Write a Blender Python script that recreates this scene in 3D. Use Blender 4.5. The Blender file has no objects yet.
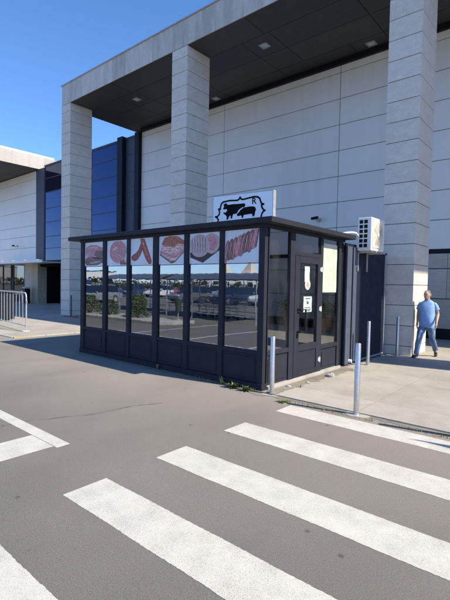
import bpy, bmesh, math, random
from mathutils import Vector, Matrix
R = math.radians
random.seed(7)
S = bpy.context.scene
COL = S.collection

# ------------------------------------------------------------------ camera
YAW, PITCH, ROLL, FPX, EYE = -40.406, -2.127, 1.098, 429.57, 1.75
ya, pi_, ro = R(YAW), R(PITCH), R(ROLL)
f = Vector((math.sin(ya) * math.cos(pi_), math.cos(ya) * math.cos(pi_), math.sin(pi_)))
r = Vector((math.cos(ya), -math.sin(ya), 0))
u = r.cross(f)
r2 = r * math.cos(ro) + u * math.sin(ro)
u2 = -r * math.sin(ro) + u * math.cos(ro)
cam = bpy.data.objects.new('camera', bpy.data.cameras.new('camera'))
COL.objects.link(cam)
cam.matrix_world = Matrix(((r2.x, u2.x, -f.x, 0), (r2.y, u2.y, -f.y, 0), (r2.z, u2.z, -f.z, EYE), (0, 0, 0, 1)))
cam.data.sensor_fit = 'VERTICAL'
cam.data.sensor_height = 24
cam.data.lens = FPX / 600 * 24
cam.data.clip_end = 3000
cam.data.clip_start = 0.05
S.camera = cam

# ------------------------------------------------------------------ light
SUN_AZ, SUN_EL = 11.0, 45.0          # azimuth from +X towards +Y
W = bpy.data.worlds.new('World')
S.world = W
W.use_nodes = True
wn = W.node_tree
for n in list(wn.nodes):
    wn.nodes.remove(n)
sky = wn.nodes.new('ShaderNodeTexSky')
sky.sky_type = 'NISHITA'
sky.sun_disc = False
sky.sun_elevation = R(SUN_EL)
sky.sun_rotation = R(90 - SUN_AZ)
sky.air_density = 1.0
sky.dust_density = 0.25
sky.ozone_density = 1.6
sky.altitude = 800
bg = wn.nodes.new('ShaderNodeBackground')
bg.inputs['Strength'].default_value = 0.15
wo = wn.nodes.new('ShaderNodeOutputWorld')
hs = wn.nodes.new('ShaderNodeHueSaturation')
hs.inputs['Saturation'].default_value = 1.22
wn.links.new(sky.outputs[0], hs.inputs['Color'])
tn = wn.nodes.new('ShaderNodeMix')
tn.data_type = 'RGBA'
tn.blend_type = 'MULTIPLY'
tn.inputs[0].default_value = 1.0
tc = wn.nodes.new('ShaderNodeTexCoord')
sx_ = wn.nodes.new('ShaderNodeSeparateXYZ')
wn.links.new(tc.outputs['Generated'], sx_.inputs[0])
hr = wn.nodes.new('ShaderNodeValToRGB')          # clear-day sky: a bluer horizon, neutral above
hr.color_ramp.elements[0].position = 0.0
hr.color_ramp.elements[0].color = (0.62, 0.78, 1.22, 1)
hr.color_ramp.elements[1].position = 0.45
hr.color_ramp.elements[1].color = (1.0, 0.97, 1.06, 1)
wn.links.new(sx_.outputs[2], hr.inputs[0])
wn.links.new(hr.outputs[0], tn.inputs[7])
wn.links.new(hs.outputs[0], tn.inputs[6])
wn.links.new(tn.outputs[2], bg.inputs[0])
wn.links.new(bg.outputs[0], wo.inputs[0])
sl = bpy.data.lights.new('sun', 'SUN')
sl.energy = 5.0
sl.angle = R(0.5)
sl.color = (1.0, 0.905, 0.75)
sun = bpy.data.objects.new('sun', sl)
COL.objects.link(sun)
sd = Vector((math.cos(R(SUN_EL)) * math.cos(R(SUN_AZ)), math.cos(R(SUN_EL)) * math.sin(R(SUN_AZ)), math.sin(R(SUN_EL))))
sun.rotation_euler = (-sd).to_track_quat('-Z', 'Y').to_euler()
sun.location = (30, 10, 40)
S.view_settings.view_transform = 'Standard'
S.view_settings.look = 'None'
S.view_settings.exposure = 0.66
S.view_settings.gamma = 1.0
S.view_settings.use_curve_mapping = False
S.render.engine = 'CYCLES'
S.cycles.max_bounces = 8
S.cycles.transparent_max_bounces = 12

# ------------------------------------------------------------------ materials
def nt(name):
    m = bpy.data.materials.new(name)
    m.use_nodes = True
    t = m.node_tree
    b = t.nodes['Principled BSDF']
    return m, t, b

def N(t, kind, **kw):
    n = t.nodes.new(kind)
    for k, v in kw.items():
        if k in n.inputs.keys() if isinstance(k, str) else False:
            n.inputs[k].default_value = v
        else:
            setattr(n, k, v)
    return n

def noise(t, vec, scale, detail=4, rough=0.55, stretch=None):
    if stretch:
        mp = t.nodes.new('ShaderNodeMapping')
        mp.inputs['Scale'].default_value = stretch
        t.links.new(vec, mp.inputs[0])
        vec = mp.outputs[0]
    n = t.nodes.new('ShaderNodeTexNoise')
    n.inputs['Scale'].default_value = scale
    n.inputs['Detail'].default_value = detail
    n.inputs['Roughness'].default_value = rough
    t.links.new(vec, n.inputs['Vector'])
    return n.outputs[0]

def ramp(t, fac, stops):
    n = t.nodes.new('ShaderNodeValToRGB')
    cr = n.color_ramp
    while len(cr.elements) < len(stops):
        cr.elements.new(0.5)
    for e, (p, c) in zip(cr.elements, stops):
        e.position = p
        if not isinstance(c, (tuple, list)):
            c = (c, c, c)
        e.color = (*c, 1)
    t.links.new(fac, n.inputs[0])
    return n.outputs[0]

def mix(t, fac, a, b, mode='MIX'):
    n = t.nodes.new('ShaderNodeMix')
    n.data_type = 'RGBA'
    n.blend_type = mode
    for s, v in ((0, fac), (6, a), (7, b)):
        if isinstance(v, (int, float)):
            n.inputs[s].default_value = v
        elif isinstance(v, tuple):
            n.inputs[s].default_value = (*v, 1)
        else:
            t.links.new(v, n.inputs[s])
    return n.outputs[2]

def bump(t, b, h, strength, dist=0.01):
    n = t.nodes.new('ShaderNodeBump')
    n.inputs['Strength'].default_value = strength
    n.inputs['Distance'].default_value = dist
    t.links.new(h, n.inputs['Height'])
    t.links.new(n.outputs[0], b.inputs['Normal'])

def pos(t):
    return t.nodes.new('ShaderNodeTexCoord').outputs['Object']

def gpos(t):
    return t.nodes.new('ShaderNodeNewGeometry').outputs['Position']

def plain(name, c, rough=0.5, metal=0.0, var=0.12, scale=6.0, bmp=0.0, spec=0.5, bscale=80):
    m, t, b = nt(name)
    p = gpos(t)
    n = noise(t, p, scale, 5)
    lo = tuple(x * (1 - var) for x in c)
    hi = tuple(min(1, x * (1 + var)) for x in c)
    t.links.new(ramp(t, n, [(0.3, lo), (0.7, hi)]), b.inputs['Base Color'])
    rr = ramp(t, noise(t, p, scale * 2.3, 3), [(0.3, max(0, rough - 0.06)), (0.7, min(1, rough + 0.06))])
    t.links.new(rr, b.inputs['Roughness'])
    b.inputs['Metallic'].default_value = metal
    b.inputs['Specular IOR Level'].default_value = spec
    if bmp:
        bump(t, b, noise(t, p, bscale, 4), bmp, 0.005)
    return m

def mat_asphalt():
    m, t, b = nt('asphalt')
    p = gpos(t)
    big = noise(t, p, 0.35, 5)
    mid = noise(t, p, 2.3, 5, 0.6)
    fine = noise(t, p, 150, 3, 0.75)
    grit = noise(t, p, 85, 5, 0.8)
    v = t.nodes.new('ShaderNodeTexVoronoi')
    v.inputs['Scale'].default_value = 190
    t.links.new(p, v.inputs['Vector'])
    c = ramp(t, big, [(0.3, (0.148, 0.137, 0.120)), (0.7, (0.188, 0.175, 0.155))])
    c = mix(t, ramp(t, mid, [(0.42, 0.0), (0.75, 0.4)]), c, (0.148, 0.135, 0.117))
    c = mix(t, 0.75, c, ramp(t, fine, [(0.28, 0.4), (0.5, 0.95), (0.75, 1.6)]), 'MULTIPLY')
    c = mix(t, 1.0, c, ramp(t, grit, [(0.3, 0.68), (0.5, 1.0), (0.72, 1.30)]), 'MULTIPLY')
    c = mix(t, 0.22, c, ramp(t, v.outputs['Distance'], [(0.0, 1.0), (0.6, 0.1)]), 'SOFT_LIGHT')
    pb = t.nodes.new('ShaderNodeTexVoronoi'); pb.inputs['Scale'].default_value = 75
    t.links.new(p, pb.inputs['Vector'])
    c = mix(t, ramp(t, pb.outputs['Distance'], [(0.16, 0.55), (0.26, 0.0)]), c, mix(t, 1.0, (0.30, 0.28, 0.25), pb.outputs['Color'], 'MULTIPLY'))
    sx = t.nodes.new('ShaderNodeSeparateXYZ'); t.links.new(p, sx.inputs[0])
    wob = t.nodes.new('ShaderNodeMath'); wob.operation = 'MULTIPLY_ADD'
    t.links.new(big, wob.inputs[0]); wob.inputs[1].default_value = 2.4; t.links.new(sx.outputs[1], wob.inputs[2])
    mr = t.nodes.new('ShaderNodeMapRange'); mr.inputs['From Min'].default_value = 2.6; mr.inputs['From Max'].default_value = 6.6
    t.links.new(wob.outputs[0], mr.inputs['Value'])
    c = mix(t, mr.outputs[0], c, mix(t, 0.5, c, (0.345, 0.317, 0.272)))  # paler toward the kiosk: grazing-view brightness painted into the asphalt colour
    pat = noise(t, p, 0.9, 3, 0.5, (1, 0.35, 1))
    c = mix(t, ramp(t, pat, [(0.5, 0.0), (0.72, 0.30)]), c, (0.12, 0.11, 0.10))
    spots = t.nodes.new('ShaderNodeTexVoronoi')
    spots.inputs['Scale'].default_value = 2.9
    t.links.new(p, spots.inputs['Vector'])
    c = mix(t, ramp(t, spots.outputs['Distance'], [(0.045, 0.6), (0.075, 0.0)]), c, (0.05, 0.045, 0.04))
    t.links.new(c, b.inputs['Base Color'])
    b.inputs['Roughness'].default_value = 0.88
    b.inputs['Specular IOR Level'].default_value = 0.3
    bump(t, b, grit, 0.6, 0.012)
    return m

def mat_paint(name, wear):
    m, t, b = nt(name)
    p = gpos(t)
    fine = noise(t, p, 150, 3, 0.8)
    mid = noise(t, p, 5, 5, 0.6)
    broad = noise(t, p, 1.3, 3)
    add = t.nodes.new('ShaderNodeMath'); add.operation = 'MULTIPLY_ADD'
    t.links.new(mid, add.inputs[0]); add.inputs[1].default_value = 0.18
    t.links.new(fine, add.inputs[2])
    ad2 = t.nodes.new('ShaderNodeMath'); ad2.operation = 'MULTIPLY_ADD'
    t.links.new(broad, ad2.inputs[0]); ad2.inputs[1].default_value = 0.16
    t.links.new(add.outputs[0], ad2.inputs[2])
    k = ramp(t, ad2.outputs[0], [(wear, 0.0), (wear + 0.13, 1.0)])
    white = ramp(t, mid, [(0.3, (0.475, 0.457, 0.405)), (0.7, (0.54, 0.522, 0.468))])
    tyre = noise(t, p, 1.6, 4, 0.6, (2.2, 0.25, 1))
    white = mix(t, ramp(t, tyre, [(0.45, 0.0), (0.75, 0.10)]), white, (0.36, 0.335, 0.30))
    t.links.new(mix(t, k, (0.27, 0.25, 0.225), white), b.inputs['Base Color'])
    b.inputs['Roughness'].default_value = 0.75
    bump(t, b, fine, 0.35, 0.006)
    return m

def mat_concrete(name, a, bb, joint=None, dark=0.5):
    m, t, b = nt(name)
    p = gpos(t)
    big = noise(t, p, 0.8, 6, 0.6)
    fine = noise(t, p, 60, 4, 0.7)
    c = ramp(t, big, [(0.28, a), (0.72, bb)])
    st = noise(t, p, 2.2, 6, 0.65)
    c = mix(t, ramp(t, st, [(0.5, 0.0), (0.75, dark)]), c, tuple(x * 0.55 for x in a))
    c = mix(t, 0.5, c, ramp(t, fine, [(0.25, 0.6), (0.75, 1.25)]), 'MULTIPLY')
    if joint:
        br = t.nodes.new('ShaderNodeTexBrick')
        br.offset = 0.0
        br.inputs['Scale'].default_value = 1.0
        br.inputs['Mortar Size'].default_value = 0.008
        br.inputs['Mortar Smooth'].default_value = 0.3
        br.inputs['Brick Width'].default_value = joint[0]
        br.inputs['Row Height'].default_value = joint[1]
        br.inputs['Color1'].default_value = (1, 1, 1, 1)
        br.inputs['Color2'].default_value = (0.88, 0.87, 0.86, 1)
        br.inputs['Mortar'].default_value = (0.72, 0.70, 0.67, 1)
        t.links.new(p, br.inputs['Vector'])
        c = mix(t, 1.0, c, br.outputs[0], 'MULTIPLY')
    t.links.new(c, b.inputs['Base Color'])
    b.inputs['Roughness'].default_value = 0.85
    b.inputs['Specular IOR Level'].default_value = 0.25
    bump(t, b, fine, 0.3, 0.006)
    return m

def mat_blocks(name, a, bb, rough=0.8, island=0.14, streak=0.0, fine_s=35, grain=(1, 1, 3)):
    """blocks or panels: every island of the mesh has its own slight tone"""
    m, t, b = nt(name)
    p = gpos(t)
    ri = t.nodes.new('ShaderNodeNewGeometry').outputs['Random Per Island']
    c = ramp(t, ri, [(0.0, a), (1.0, bb)])
    n = noise(t, p, 4, 6, 0.65, grain)
    c = mix(t, 1.0, c, ramp(t, n, [(0.25, 1 - island), (0.75, 1 + island * 0.6)]), 'MULTIPLY')
    fn = noise(t, p, fine_s, 4, 0.7)
    c = mix(t, 1.0, c, ramp(t, fn, [(0.3, 0.88), (0.7, 1.08)]), 'MULTIPLY')
    if streak:
        sn = noise(t, p, 2.4, 5, 0.65, (1, 1, 0.12))
        c = mix(t, ramp(t, sn, [(0.47, 0.0), (0.72, streak)]), c, (0.09, 0.088, 0.085))
    t.links.new(c, b.inputs['Base Color'])
    b.inputs['Roughness'].default_value = rough
    b.inputs['Specular IOR Level'].default_value = 0.3
    bump(t, b, fn, 0.12, 0.004)
    return m

def mat_glass(name, tint, refl, wob=0.0, gcol=(0.86, 0.9, 0.95)):
    m, t, b = nt(name)
    t.nodes.remove(b)
    g = t.nodes.new('ShaderNodeBsdfGlossy'); g.inputs['Roughness'].default_value = 0.012
    g.inputs['Color'].default_value = (*gcol, 1)
    tr = t.nodes.new('ShaderNodeBsdfTransparent'); tr.inputs['Color'].default_value = (*tint, 1)
    fr = t.nodes.new('ShaderNodeLayerWeight'); fr.inputs['Blend'].default_value = 0.35
    mr = t.nodes.new('ShaderNodeMapRange')
    mr.inputs['To Min'].default_value = refl
    mr.inputs['To Max'].default_value = 0.95
    t.links.new(fr.outputs['Fresnel'], mr.inputs['Value'])
    ms = t.nodes.new('ShaderNodeMixShader')
    t.links.new(mr.outputs[0], ms.inputs[0])
    t.links.new(tr.outputs[0], ms.inputs[1]); t.links.new(g.outputs[0], ms.inputs[2])
    # dust film
    df = t.nodes.new('ShaderNodeBsdfDiffuse'); df.inputs['Color'].default_value = (0.5, 0.48, 0.45, 1)
    ms2 = t.nodes.new('ShaderNodeMixShader')
    k = ramp(t, noise(t, gpos(t), 3.0, 5, 0.6, (1, 1, 0.5)), [(0.4, 0.0), (0.8, 0.05)])
    t.links.new(k, ms2.inputs[0])
    t.links.new(ms.outputs[0], ms2.inputs[1]); t.links.new(df.outputs[0], ms2.inputs[2])
    if wob:
        bn = t.nodes.new('ShaderNodeBump'); bn.inputs['Strength'].default_value = wob; bn.inputs['Distance'].default_value = 0.02
        t.links.new(noise(t, gpos(t), 1.6, 3), bn.inputs['Height'])
        t.links.new(bn.outputs[0], g.inputs['Normal'])
    t.links.new(ms2.outputs[0], t.nodes['Material Output'].inputs[0])
    return m

def mat_blueglass():
    m, t, b = nt('blue_curtain_glass')
    b.inputs['Base Color'].default_value = (0.030, 0.050, 0.115, 1)
    b.inputs['Metallic'].default_value = 0.85
    b.inputs['Roughness'].default_value = 0.03
    bump(t, b, noise(t, gpos(t), 0.5, 2), 0.05, 0.05)
    return m

def mat_mottled(name, stops, scale, stretch=(1, 1, 1), rough=0.5):
    m, t, b = nt(name)
    n = noise(t, gpos(t), scale, 4, 0.5, stretch)
    t.links.new(ramp(t, n, stops), b.inputs['Base Color'])
    b.inputs['Roughness'].default_value = rough
    return m

def mat_leaf(name, a, bb):
    m, t, b = nt(name)
    ri = t.nodes.new('ShaderNodeNewGeometry').outputs['Random Per Island']
    t.links.new(ramp(t, ri, [(0.0, a), (1.0, bb)]), b.inputs['Base Color'])
    b.inputs['Roughness'].default_value = 0.55
    return m

def plain_panel(name, a, bb):
    m, t, b = nt(name)
    ri = t.nodes.new('ShaderNodeNewGeometry').outputs['Random Per Island']
    c = ramp(t, ri, [(0.0, a), (1.0, bb)])
    c = mix(t, 1.0, c, ramp(t, noise(t, gpos(t), 0.5, 4, 0.5), [(0.3, 0.95), (0.7, 1.03)]), 'MULTIPLY')
    t.links.new(c, b.inputs['Base Color'])
    sn = noise(t, gpos(t), 3.0, 5, 0.65, (1, 1, 0.06))
    c = mix(t, ramp(t, sn, [(0.5, 0.0), (0.8, 0.16)]), c, (0.38, 0.37, 0.34))
    t.links.new(c, b.inputs['Base Color'])
    b.inputs['Roughness'].default_value = 0.38
    bump(t, b, noise(t, gpos(t), 0.8, 2), 0.04, 0.02)
    return m

M = dict(
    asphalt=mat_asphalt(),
    zebra=mat_paint('worn_zebra_paint', 0.53), bay=mat_paint('worn_bay_paint', 0.53),
    yellow=plain('yellow_kerb_paint', (0.55, 0.38, 0.06), 0.7, var=0.4, scale=20),
    pave=mat_concrete('pale_concrete_paving', (0.32, 0.297, 0.256), (0.44, 0.414, 0.364), (2.4, 1.6), 0.35),
    kerb=mat_concrete('kerb_concrete', (0.33, 0.31, 0.28), (0.46, 0.43, 0.39), None, 0.5),
    dirt=mat_concrete('gritty_dirt', (0.16, 0.14, 0.11), (0.30, 0.27, 0.22), None, 0.6),
    crack=plain('dark_crack_sealer', (0.105, 0.097, 0.085), 0.9, var=0.4, scale=30),
    stone=mat_blocks('pale_stone_cladding', (0.645, 0.585, 0.50), (0.70, 0.64, 0.55), 0.8, 0.13, 0, 35, (1, 1, 1.6)),
    beam=mat_blocks('streaked_fascia_stone', (0.55, 0.505, 0.44), (0.64, 0.59, 0.515), 0.8, 0.15, 0.38, 25, (1, 1, 0.4)),
    joint=plain('dark_joint', (0.07, 0.07, 0.07), 0.9),
    panel=plain_panel('pale_metal_wall_panel', (0.76, 0.735, 0.68), (0.80, 0.775, 0.72)),
    soffit=mat_blocks('charcoal_soffit_panel', (0.060, 0.055, 0.053), (0.076, 0.070, 0.067), 0.55, 0.08, 0, 10),
    lwall=mat_blocks('lower_stone_wall', (0.42, 0.38, 0.33), (0.51, 0.465, 0.405), 0.8, 0.15),
    dark=plain('anthracite_paint', (0.029, 0.031, 0.039), 0.5, var=0.10, scale=3, bmp=0.03, spec=0.06),
    darkpanel=plain('navy_sandwich_panel', (0.017, 0.021, 0.034), 0.5, spec=0.1, var=0.12, scale=2, bmp=0.03),
    slate=plain('slate_cladding', (0.075, 0.09, 0.12), 0.5, spec=0.2),
    black=plain('black_plastic', (0.012, 0.012, 0.014), 0.5, spec=0.15), void=plain('dark_entrance_lining', (0.010, 0.010, 0.011), 0.8, spec=0.02),
    rubber=plain('rubber', (0.02, 0.02, 0.02), 0.8),
    steel=plain('brushed_stainless_steel', (0.55, 0.53, 0.50), 0.34, 0.85, 0.10, 25, 0.03),
    galv=plain('galvanised_steel', (0.45, 0.455, 0.46), 0.45, 0.4, 0.15, 12),
    white=plain('white_enamel', (0.72, 0.71, 0.67), 0.4, var=0.06),
    cream=plain('weathered_cream_plastic', (0.72, 0.67, 0.55), 0.5, var=0.12, scale=14),
    concrete_white=plain('white_coping', (0.6, 0.59, 0.57), 0.6),
    fasciaw=mat_blocks('pale_fascia_stone', (0.40, 0.375, 0.325), (0.48, 0.45, 0.39), 0.8, 0.12, 0.12),
    glass=mat_glass('reflective_window_glass', (0.22, 0.24, 0.27), 0.36, 0.05, (0.80, 0.88, 0.97)),
    eglass=mat_glass('door_glass', (0.40, 0.42, 0.44), 0.22, 0.01),
    shopglass=mat_glass('shopfront_glass', (0.08, 0.09, 0.10), 0.12, 0.01),
    carglass=plain('car_glass', (0.01, 0.012, 0.014), 0.05, 0.0, spec=0.9),
    blue=mat_blueglass(),
    poster=plain('pale_poster_film', (0.60, 0.64, 0.69), 0.35, var=0.05, scale=2),
    posterline=plain('dull_red_strip', (0.20, 0.07, 0.06), 0.6, var=0.5, scale=45),
    ham=mat_mottled('ham_pink', [(0.25, (0.36, 0.12, 0.14)), (0.5, (0.50, 0.21, 0.23)), (0.8, (0.64, 0.37, 0.38))], 24),
    hamdark=mat_mottled('cured_meat_brown', [(0.25, (0.05, 0.025, 0.02)), (0.5, (0.18, 0.09, 0.07)), (0.8, (0.36, 0.24, 0.19))], 32),
    sausage=mat_mottled('sausage_red', [(0.25, (0.13, 0.02, 0.012)), (0.55, (0.34, 0.06, 0.04)), (0.8, (0.50, 0.16, 0.11))], 26),
    bacon=mat_mottled('bacon_layers', [(0.32, (0.40, 0.10, 0.09)), (0.48, (0.62, 0.36, 0.34)), (0.6, (0.74, 0.62, 0.58)), (0.75, (0.42, 0.12, 0.11))], 9, (1, 1, 5)),
    crust=mat_mottled('roast_crust', [(0.3, (0.22, 0.06, 0.03)), (0.6, (0.42, 0.15, 0.08)), (0.8, (0.55, 0.28, 0.15))], 22),
    roll=mat_mottled('netted_ham_grey', [(0.3, (0.36, 0.27, 0.28)), (0.55, (0.48, 0.38, 0.39)), (0.8, (0.60, 0.50, 0.50))], 28),
    board=plain('dark_board', (0.05, 0.035, 0.03), 0.6),
    strip=mat_mottled('dried_meat_strip', [(0.3, (0.14, 0.035, 0.04)), (0.5, (0.32, 0.11, 0.12)), (0.8, (0.50, 0.29, 0.28))], 12, (4, 4, 0.6)),
    paper=plain('white_paper', (0.56, 0.60, 0.58), 0.7, var=0.04),
    mintpaper=plain('pale_mint_paper', (0.46, 0.56, 0.50), 0.7, var=0.04), greenpaper=mat_mottled('pale_green_paper', [(0.3, (0.40, 0.45, 0.34)), (0.7, (0.50, 0.54, 0.43))], 5, (1, 1, 2), 0.7),
    ink=plain('printed_ink', (0.05, 0.07, 0.06), 0.7),
    pink=plain('orange_pink_print', (0.62, 0.27, 0.18), 0.7),
    signwhite=plain('white_sign_face', (0.84, 0.85, 0.86), 0.35, var=0.03),
    signblack=plain('black_sign_vinyl', (0.006, 0.006, 0.007), 0.6, spec=0.08),
    wood=plain('brown_wood', (0.16, 0.08, 0.035), 0.6, var=0.3, scale=8),
    interior=plain('dim_interior_lining', (0.15, 0.142, 0.135), 0.8),
    tan=plain('tan_pillar', (0.36, 0.31, 0.22), 0.7),
    red=plain('red_plastic', (0.25, 0.025, 0.03), 0.5),
    lamp=plain('frosted_lens', (0.62, 0.62, 0.60), 0.4),
    skin=plain('sun_tanned_skin', (0.50, 0.30, 0.215), 0.55, var=0.1, scale=20),
    hair=plain('short_dark_grey_hair', (0.15, 0.142, 0.135), 0.8, var=0.4, scale=90),
    polo=plain('light_blue_cotton', (0.24, 0.39, 0.66), 0.85, var=0.14, scale=16, bmp=0.35, bscale=22),
    polodark=plain('blue_collar_cotton', (0.14, 0.25, 0.47), 0.85),
    jeans=mat_mottled('faded_denim', [(0.3, (0.07, 0.12, 0.22)), (0.55, (0.12, 0.19, 0.31)), (0.78, (0.30, 0.39, 0.50))], 9, (1, 1, 0.6), 0.85),
    shoe=plain('dark_shoe_leather', (0.02, 0.018, 0.017), 0.5),
    eye=plain('eye_white', (0.6, 0.58, 0.55), 0.3), pupil=plain('pupil_dark', (0.02, 0.015, 0.01), 0.2), lip=plain('lip', (0.30, 0.12, 0.10), 0.5),
    farleaf=mat_leaf('far_leaf', (0.012, 0.020, 0.010), (0.035, 0.048, 0.022)), leaf=mat_leaf('hedge_leaf', (0.022, 0.045, 0.012), (0.09, 0.13, 0.035)),
    weedleaf=mat_leaf('weed_leaf', (0.08, 0.11, 0.025), (0.22, 0.24, 0.07)),
    yellowleaf=mat_leaf('yellow_green_leaf', (0.12, 0.15, 0.03), (0.34, 0.34, 0.08)),
    bark=plain('bark', (0.09, 0.065, 0.045), 0.9, var=0.3, scale=20),
    tent=plain('cream_tent_canvas', (0.66, 0.55, 0.44), 0.8, var=0.08, scale=0.6),
    poly=plain('smoked_shelter_roof', (0.10, 0.105, 0.115), 0.35),
    carwhite=plain('white_car_paint', (0.72, 0.72, 0.70), 0.25), carsilver=plain('silver_car_paint', (0.42, 0.43, 0.44), 0.28, 0.5),
    carred=plain('red_car_paint', (0.42, 0.03, 0.025), 0.28), carblue=plain('dark_blue_car_paint', (0.03, 0.05, 0.11), 0.28), cargrey=plain('grey_car_paint', (0.12, 0.125, 0.13), 0.28),
    binred=plain('green_bin_paint', (0.025, 0.055, 0.03), 0.6), flag=plain('navy_banner_cloth', (0.04, 0.06, 0.16), 0.8),
    soil=plain('planter_soil', (0.06, 0.045, 0.03), 0.95), pot=plain('terracotta_pot', (0.33, 0.15, 0.08), 0.8),
    grass=mat_leaf('grass_blade', (0.05, 0.09, 0.02), (0.12, 0.15, 0.04)),
)

# ------------------------------------------------------------------ mesh helpers
class MB:
    def __init__(s):
        s.v, s.f, s.mi = [], [], []
    def add(s, vs, fs, mi=0):
        o = len(s.v)
        s.v += [tuple(v) for v in vs]
        for q in fs:
            s.f.append(tuple(o + i for i in q)); s.mi.append(mi)
        return s
    def box(s, x0, x1, y0, y1, z0, z1, mi=0):
        vs = [(x, y, z) for z in (z0, z1) for y in (y0, y1) for x in (x0, x1)]
        return s.add(vs, [(0, 2, 3, 1), (4, 5, 7, 6), (0, 1, 5, 4), (1, 3, 7, 5), (3, 2, 6, 7), (2, 0, 4, 6)], mi)
    def prism(s, pts, d, mi=0):
        """closed polygon of 3D points extruded along vector d"""
        n = len(pts); d = Vector(d)
        a = [Vector(p) for p in pts]
        vs = a + [p + d for p in a]
        fs = [tuple(range(n))[::-1], tuple(range(n, 2 * n))] + [(i, (i + 1) % n, n + (i + 1) % n, n + i) for i in range(n)]
        return s.add(vs, fs, mi)
    def tube(s, path, rad, seg=10, mi=0, cap=True):
        path = [Vector(p) for p in path]
        n = len(path)
        rads = rad if isinstance(rad, (list, tuple)) else [rad] * n
        vs, fs = [], []
        prev = None
        for i, p in enumerate(path):
            d = (path[min(i + 1, n - 1)] - path[max(i - 1, 0)]).normalized()
            if prev is None:
                a = Vector((0, 0, 1)) if abs(d.z) < 0.9 else Vector((1, 0, 0))
                x = d.cross(a).normalized()
            else:
                x = (prev - d * prev.dot(d)).normalized()
            prev = x
            y = d.cross(x)
            for k in range(seg):
                t = 2 * math.pi * k / seg
                vs.append(p + (x * math.cos(t) + y * math.sin(t)) * rads[i])
        for i in range(n - 1):
            for k in range(seg):
                a, b = i * seg + k, i * seg + (k + 1) % seg
                fs.append((a, b, b + seg, a + seg))
        if cap:
            fs.append(tuple(range(seg))[::-1]); fs.append(tuple((n - 1) * seg + k for k in range(seg)))
        return s.add(vs, fs, mi)
    def loft(s, rings, mi=0, cap=True):
        m = len(rings[0]); vs = [p for rg in rings for p in rg]; fs = []
        for i in range(len(rings) - 1):
            for k in range(m):
                a, b = i * m + k, i * m + (k + 1) % m
                fs.append((a, b, b + m, a + m))
        if cap:
            fs.append(tuple(range(m))[::-1]); fs.append(tuple((len(rings) - 1) * m + k for k in range(m)))
        return s.add(vs, fs, mi)
    def build(s, name, mat, parent=None, smooth=False, bevel=0.0, segs=2, kind=None, label=None):
        me = bpy.data.meshes.new(name)
        me.from_pydata(s.v, [], s.f)
        for m_ in (mat if isinstance(mat, (list, tuple)) else [mat]):
            me.materials.append(m_)
        me.polygons.foreach_set('material_index', s.mi)
        bm = bmesh.new(); bm.from_mesh(me)
        bmesh.ops.recalc_face_normals(bm, faces=bm.faces)
        bm.to_mesh(me); bm.free()
        if smooth:
            me.polygons.foreach_set('use_smooth', [True] * len(me.polygons))
        me.update()
        o = bpy.data.objects.new(name, me)
        COL.objects.link(o)
        if smooth:
            try:
                me.set_sharp_from_angle(angle=R(40))
            except Exception:
                pass
        if bevel:
            bv = o.modifiers.new('Bevel', 'BEVEL'); bv.width = bevel; bv.segments = segs; bv.limit_method = 'ANGLE'
        if parent:
            o.parent = parent
        if kind: o['kind'] = kind
        if label: o['label'] = label
        return o

def empty(name, loc, label, cat, group=None, rz=0):
    o = bpy.data.objects.new(name, None)
    COL.objects.link(o)
    o.location = loc; o.rotation_euler = (0, 0, rz)
    o.empty_display_size = 0.2
    tag(o, label, cat, group)
    return o
def tag(o, label, cat, group=None):
    o['label'] = label; o['category'] = cat
    if group: o['group'] = group
    return o
def copy_tree(o, parent=None):
    c = o.copy(); COL.objects.link(c)
    if parent is not None: c.parent = parent
    for ch in list(o.children): copy_tree(ch, c)
    return c
def shift(mb, x, y, z=0):
    """re-express world vertices relative to a thing's base"""
    mb.v = [(a - x, b - y, c - z) for a, b, c in mb.v]
    return mb
def part(mb, name, mat, root, **kw):
    l = root.location if root.parent is None else (0, 0, 0)
    return shift(mb, *l).build(name, mat, root, **kw)
def ell(cx, cy, cz, rx, ry, n=16):
    return [(cx + rx * math.cos(2 * math.pi * k / n), cy + ry * math.sin(2 * math.pi * k / n), cz) for k in range(n)]

# ================================================================== SETTING
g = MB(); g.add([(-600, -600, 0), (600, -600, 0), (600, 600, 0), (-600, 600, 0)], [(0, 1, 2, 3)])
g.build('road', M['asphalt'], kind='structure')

PZ = 0.02
pv = MB()
pv.prism([(x, y, -0.05) for x, y in [(-3.93, 5.68)] + [(-3.93 + .09 * q, 5.665 + random.uniform(-.004, .004)) for q in range(1, 190)] + [(14, 5.665), (30, 5.64), (30, 22), (-60, 22), (-60, 5.80), (-13.25, 5.80), (-13.25, 9.1), (-9.7, 9.1), (-9.7, 11.12), (-3.93, 11.12)]], (0, 0, 0.05 + PZ))
pv.build('pavement', M['pave'], kind='structure')
k = MB()
y = 5.68
while y < 9.0:
    k.box(-13.235, -13.12, y + 0.006, y + 0.994, -0.03, PZ + 0.008); y += 1.0
x = -13.25
while x > -30:
    k.box(x - 0.994, x - 0.006, 5.67, 5.79, -0.03, PZ + 0.008); x -= 1.0
k.build('kerb', M['kerb'], kind='structure', bevel=0.012)
d = MB()
pts = [(-4.2, 5.55)]
random.seed(3)
def ragged(x0, y0, x1, y1, n, a):
    return [(x0 + (x1 - x0) * i / n + random.uniform(-a, a), y0 + (y1 - y0) * i / n + random.uniform(-a, a)) for i in range(n + 1)]
outer = ragged(-9.7, 5.66, -4.3, 5.60, 60, 0.035) + ragged(-4.1, 5.50, -3.9, 5.47, 3, 0.02) + ragged(-3.74, 5.6, -3.66, 8.6, 40, 0.05)
inner = [(-4.07, 8.6), (-4.07, 5.8), (-9.7, 5.8)]
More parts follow.
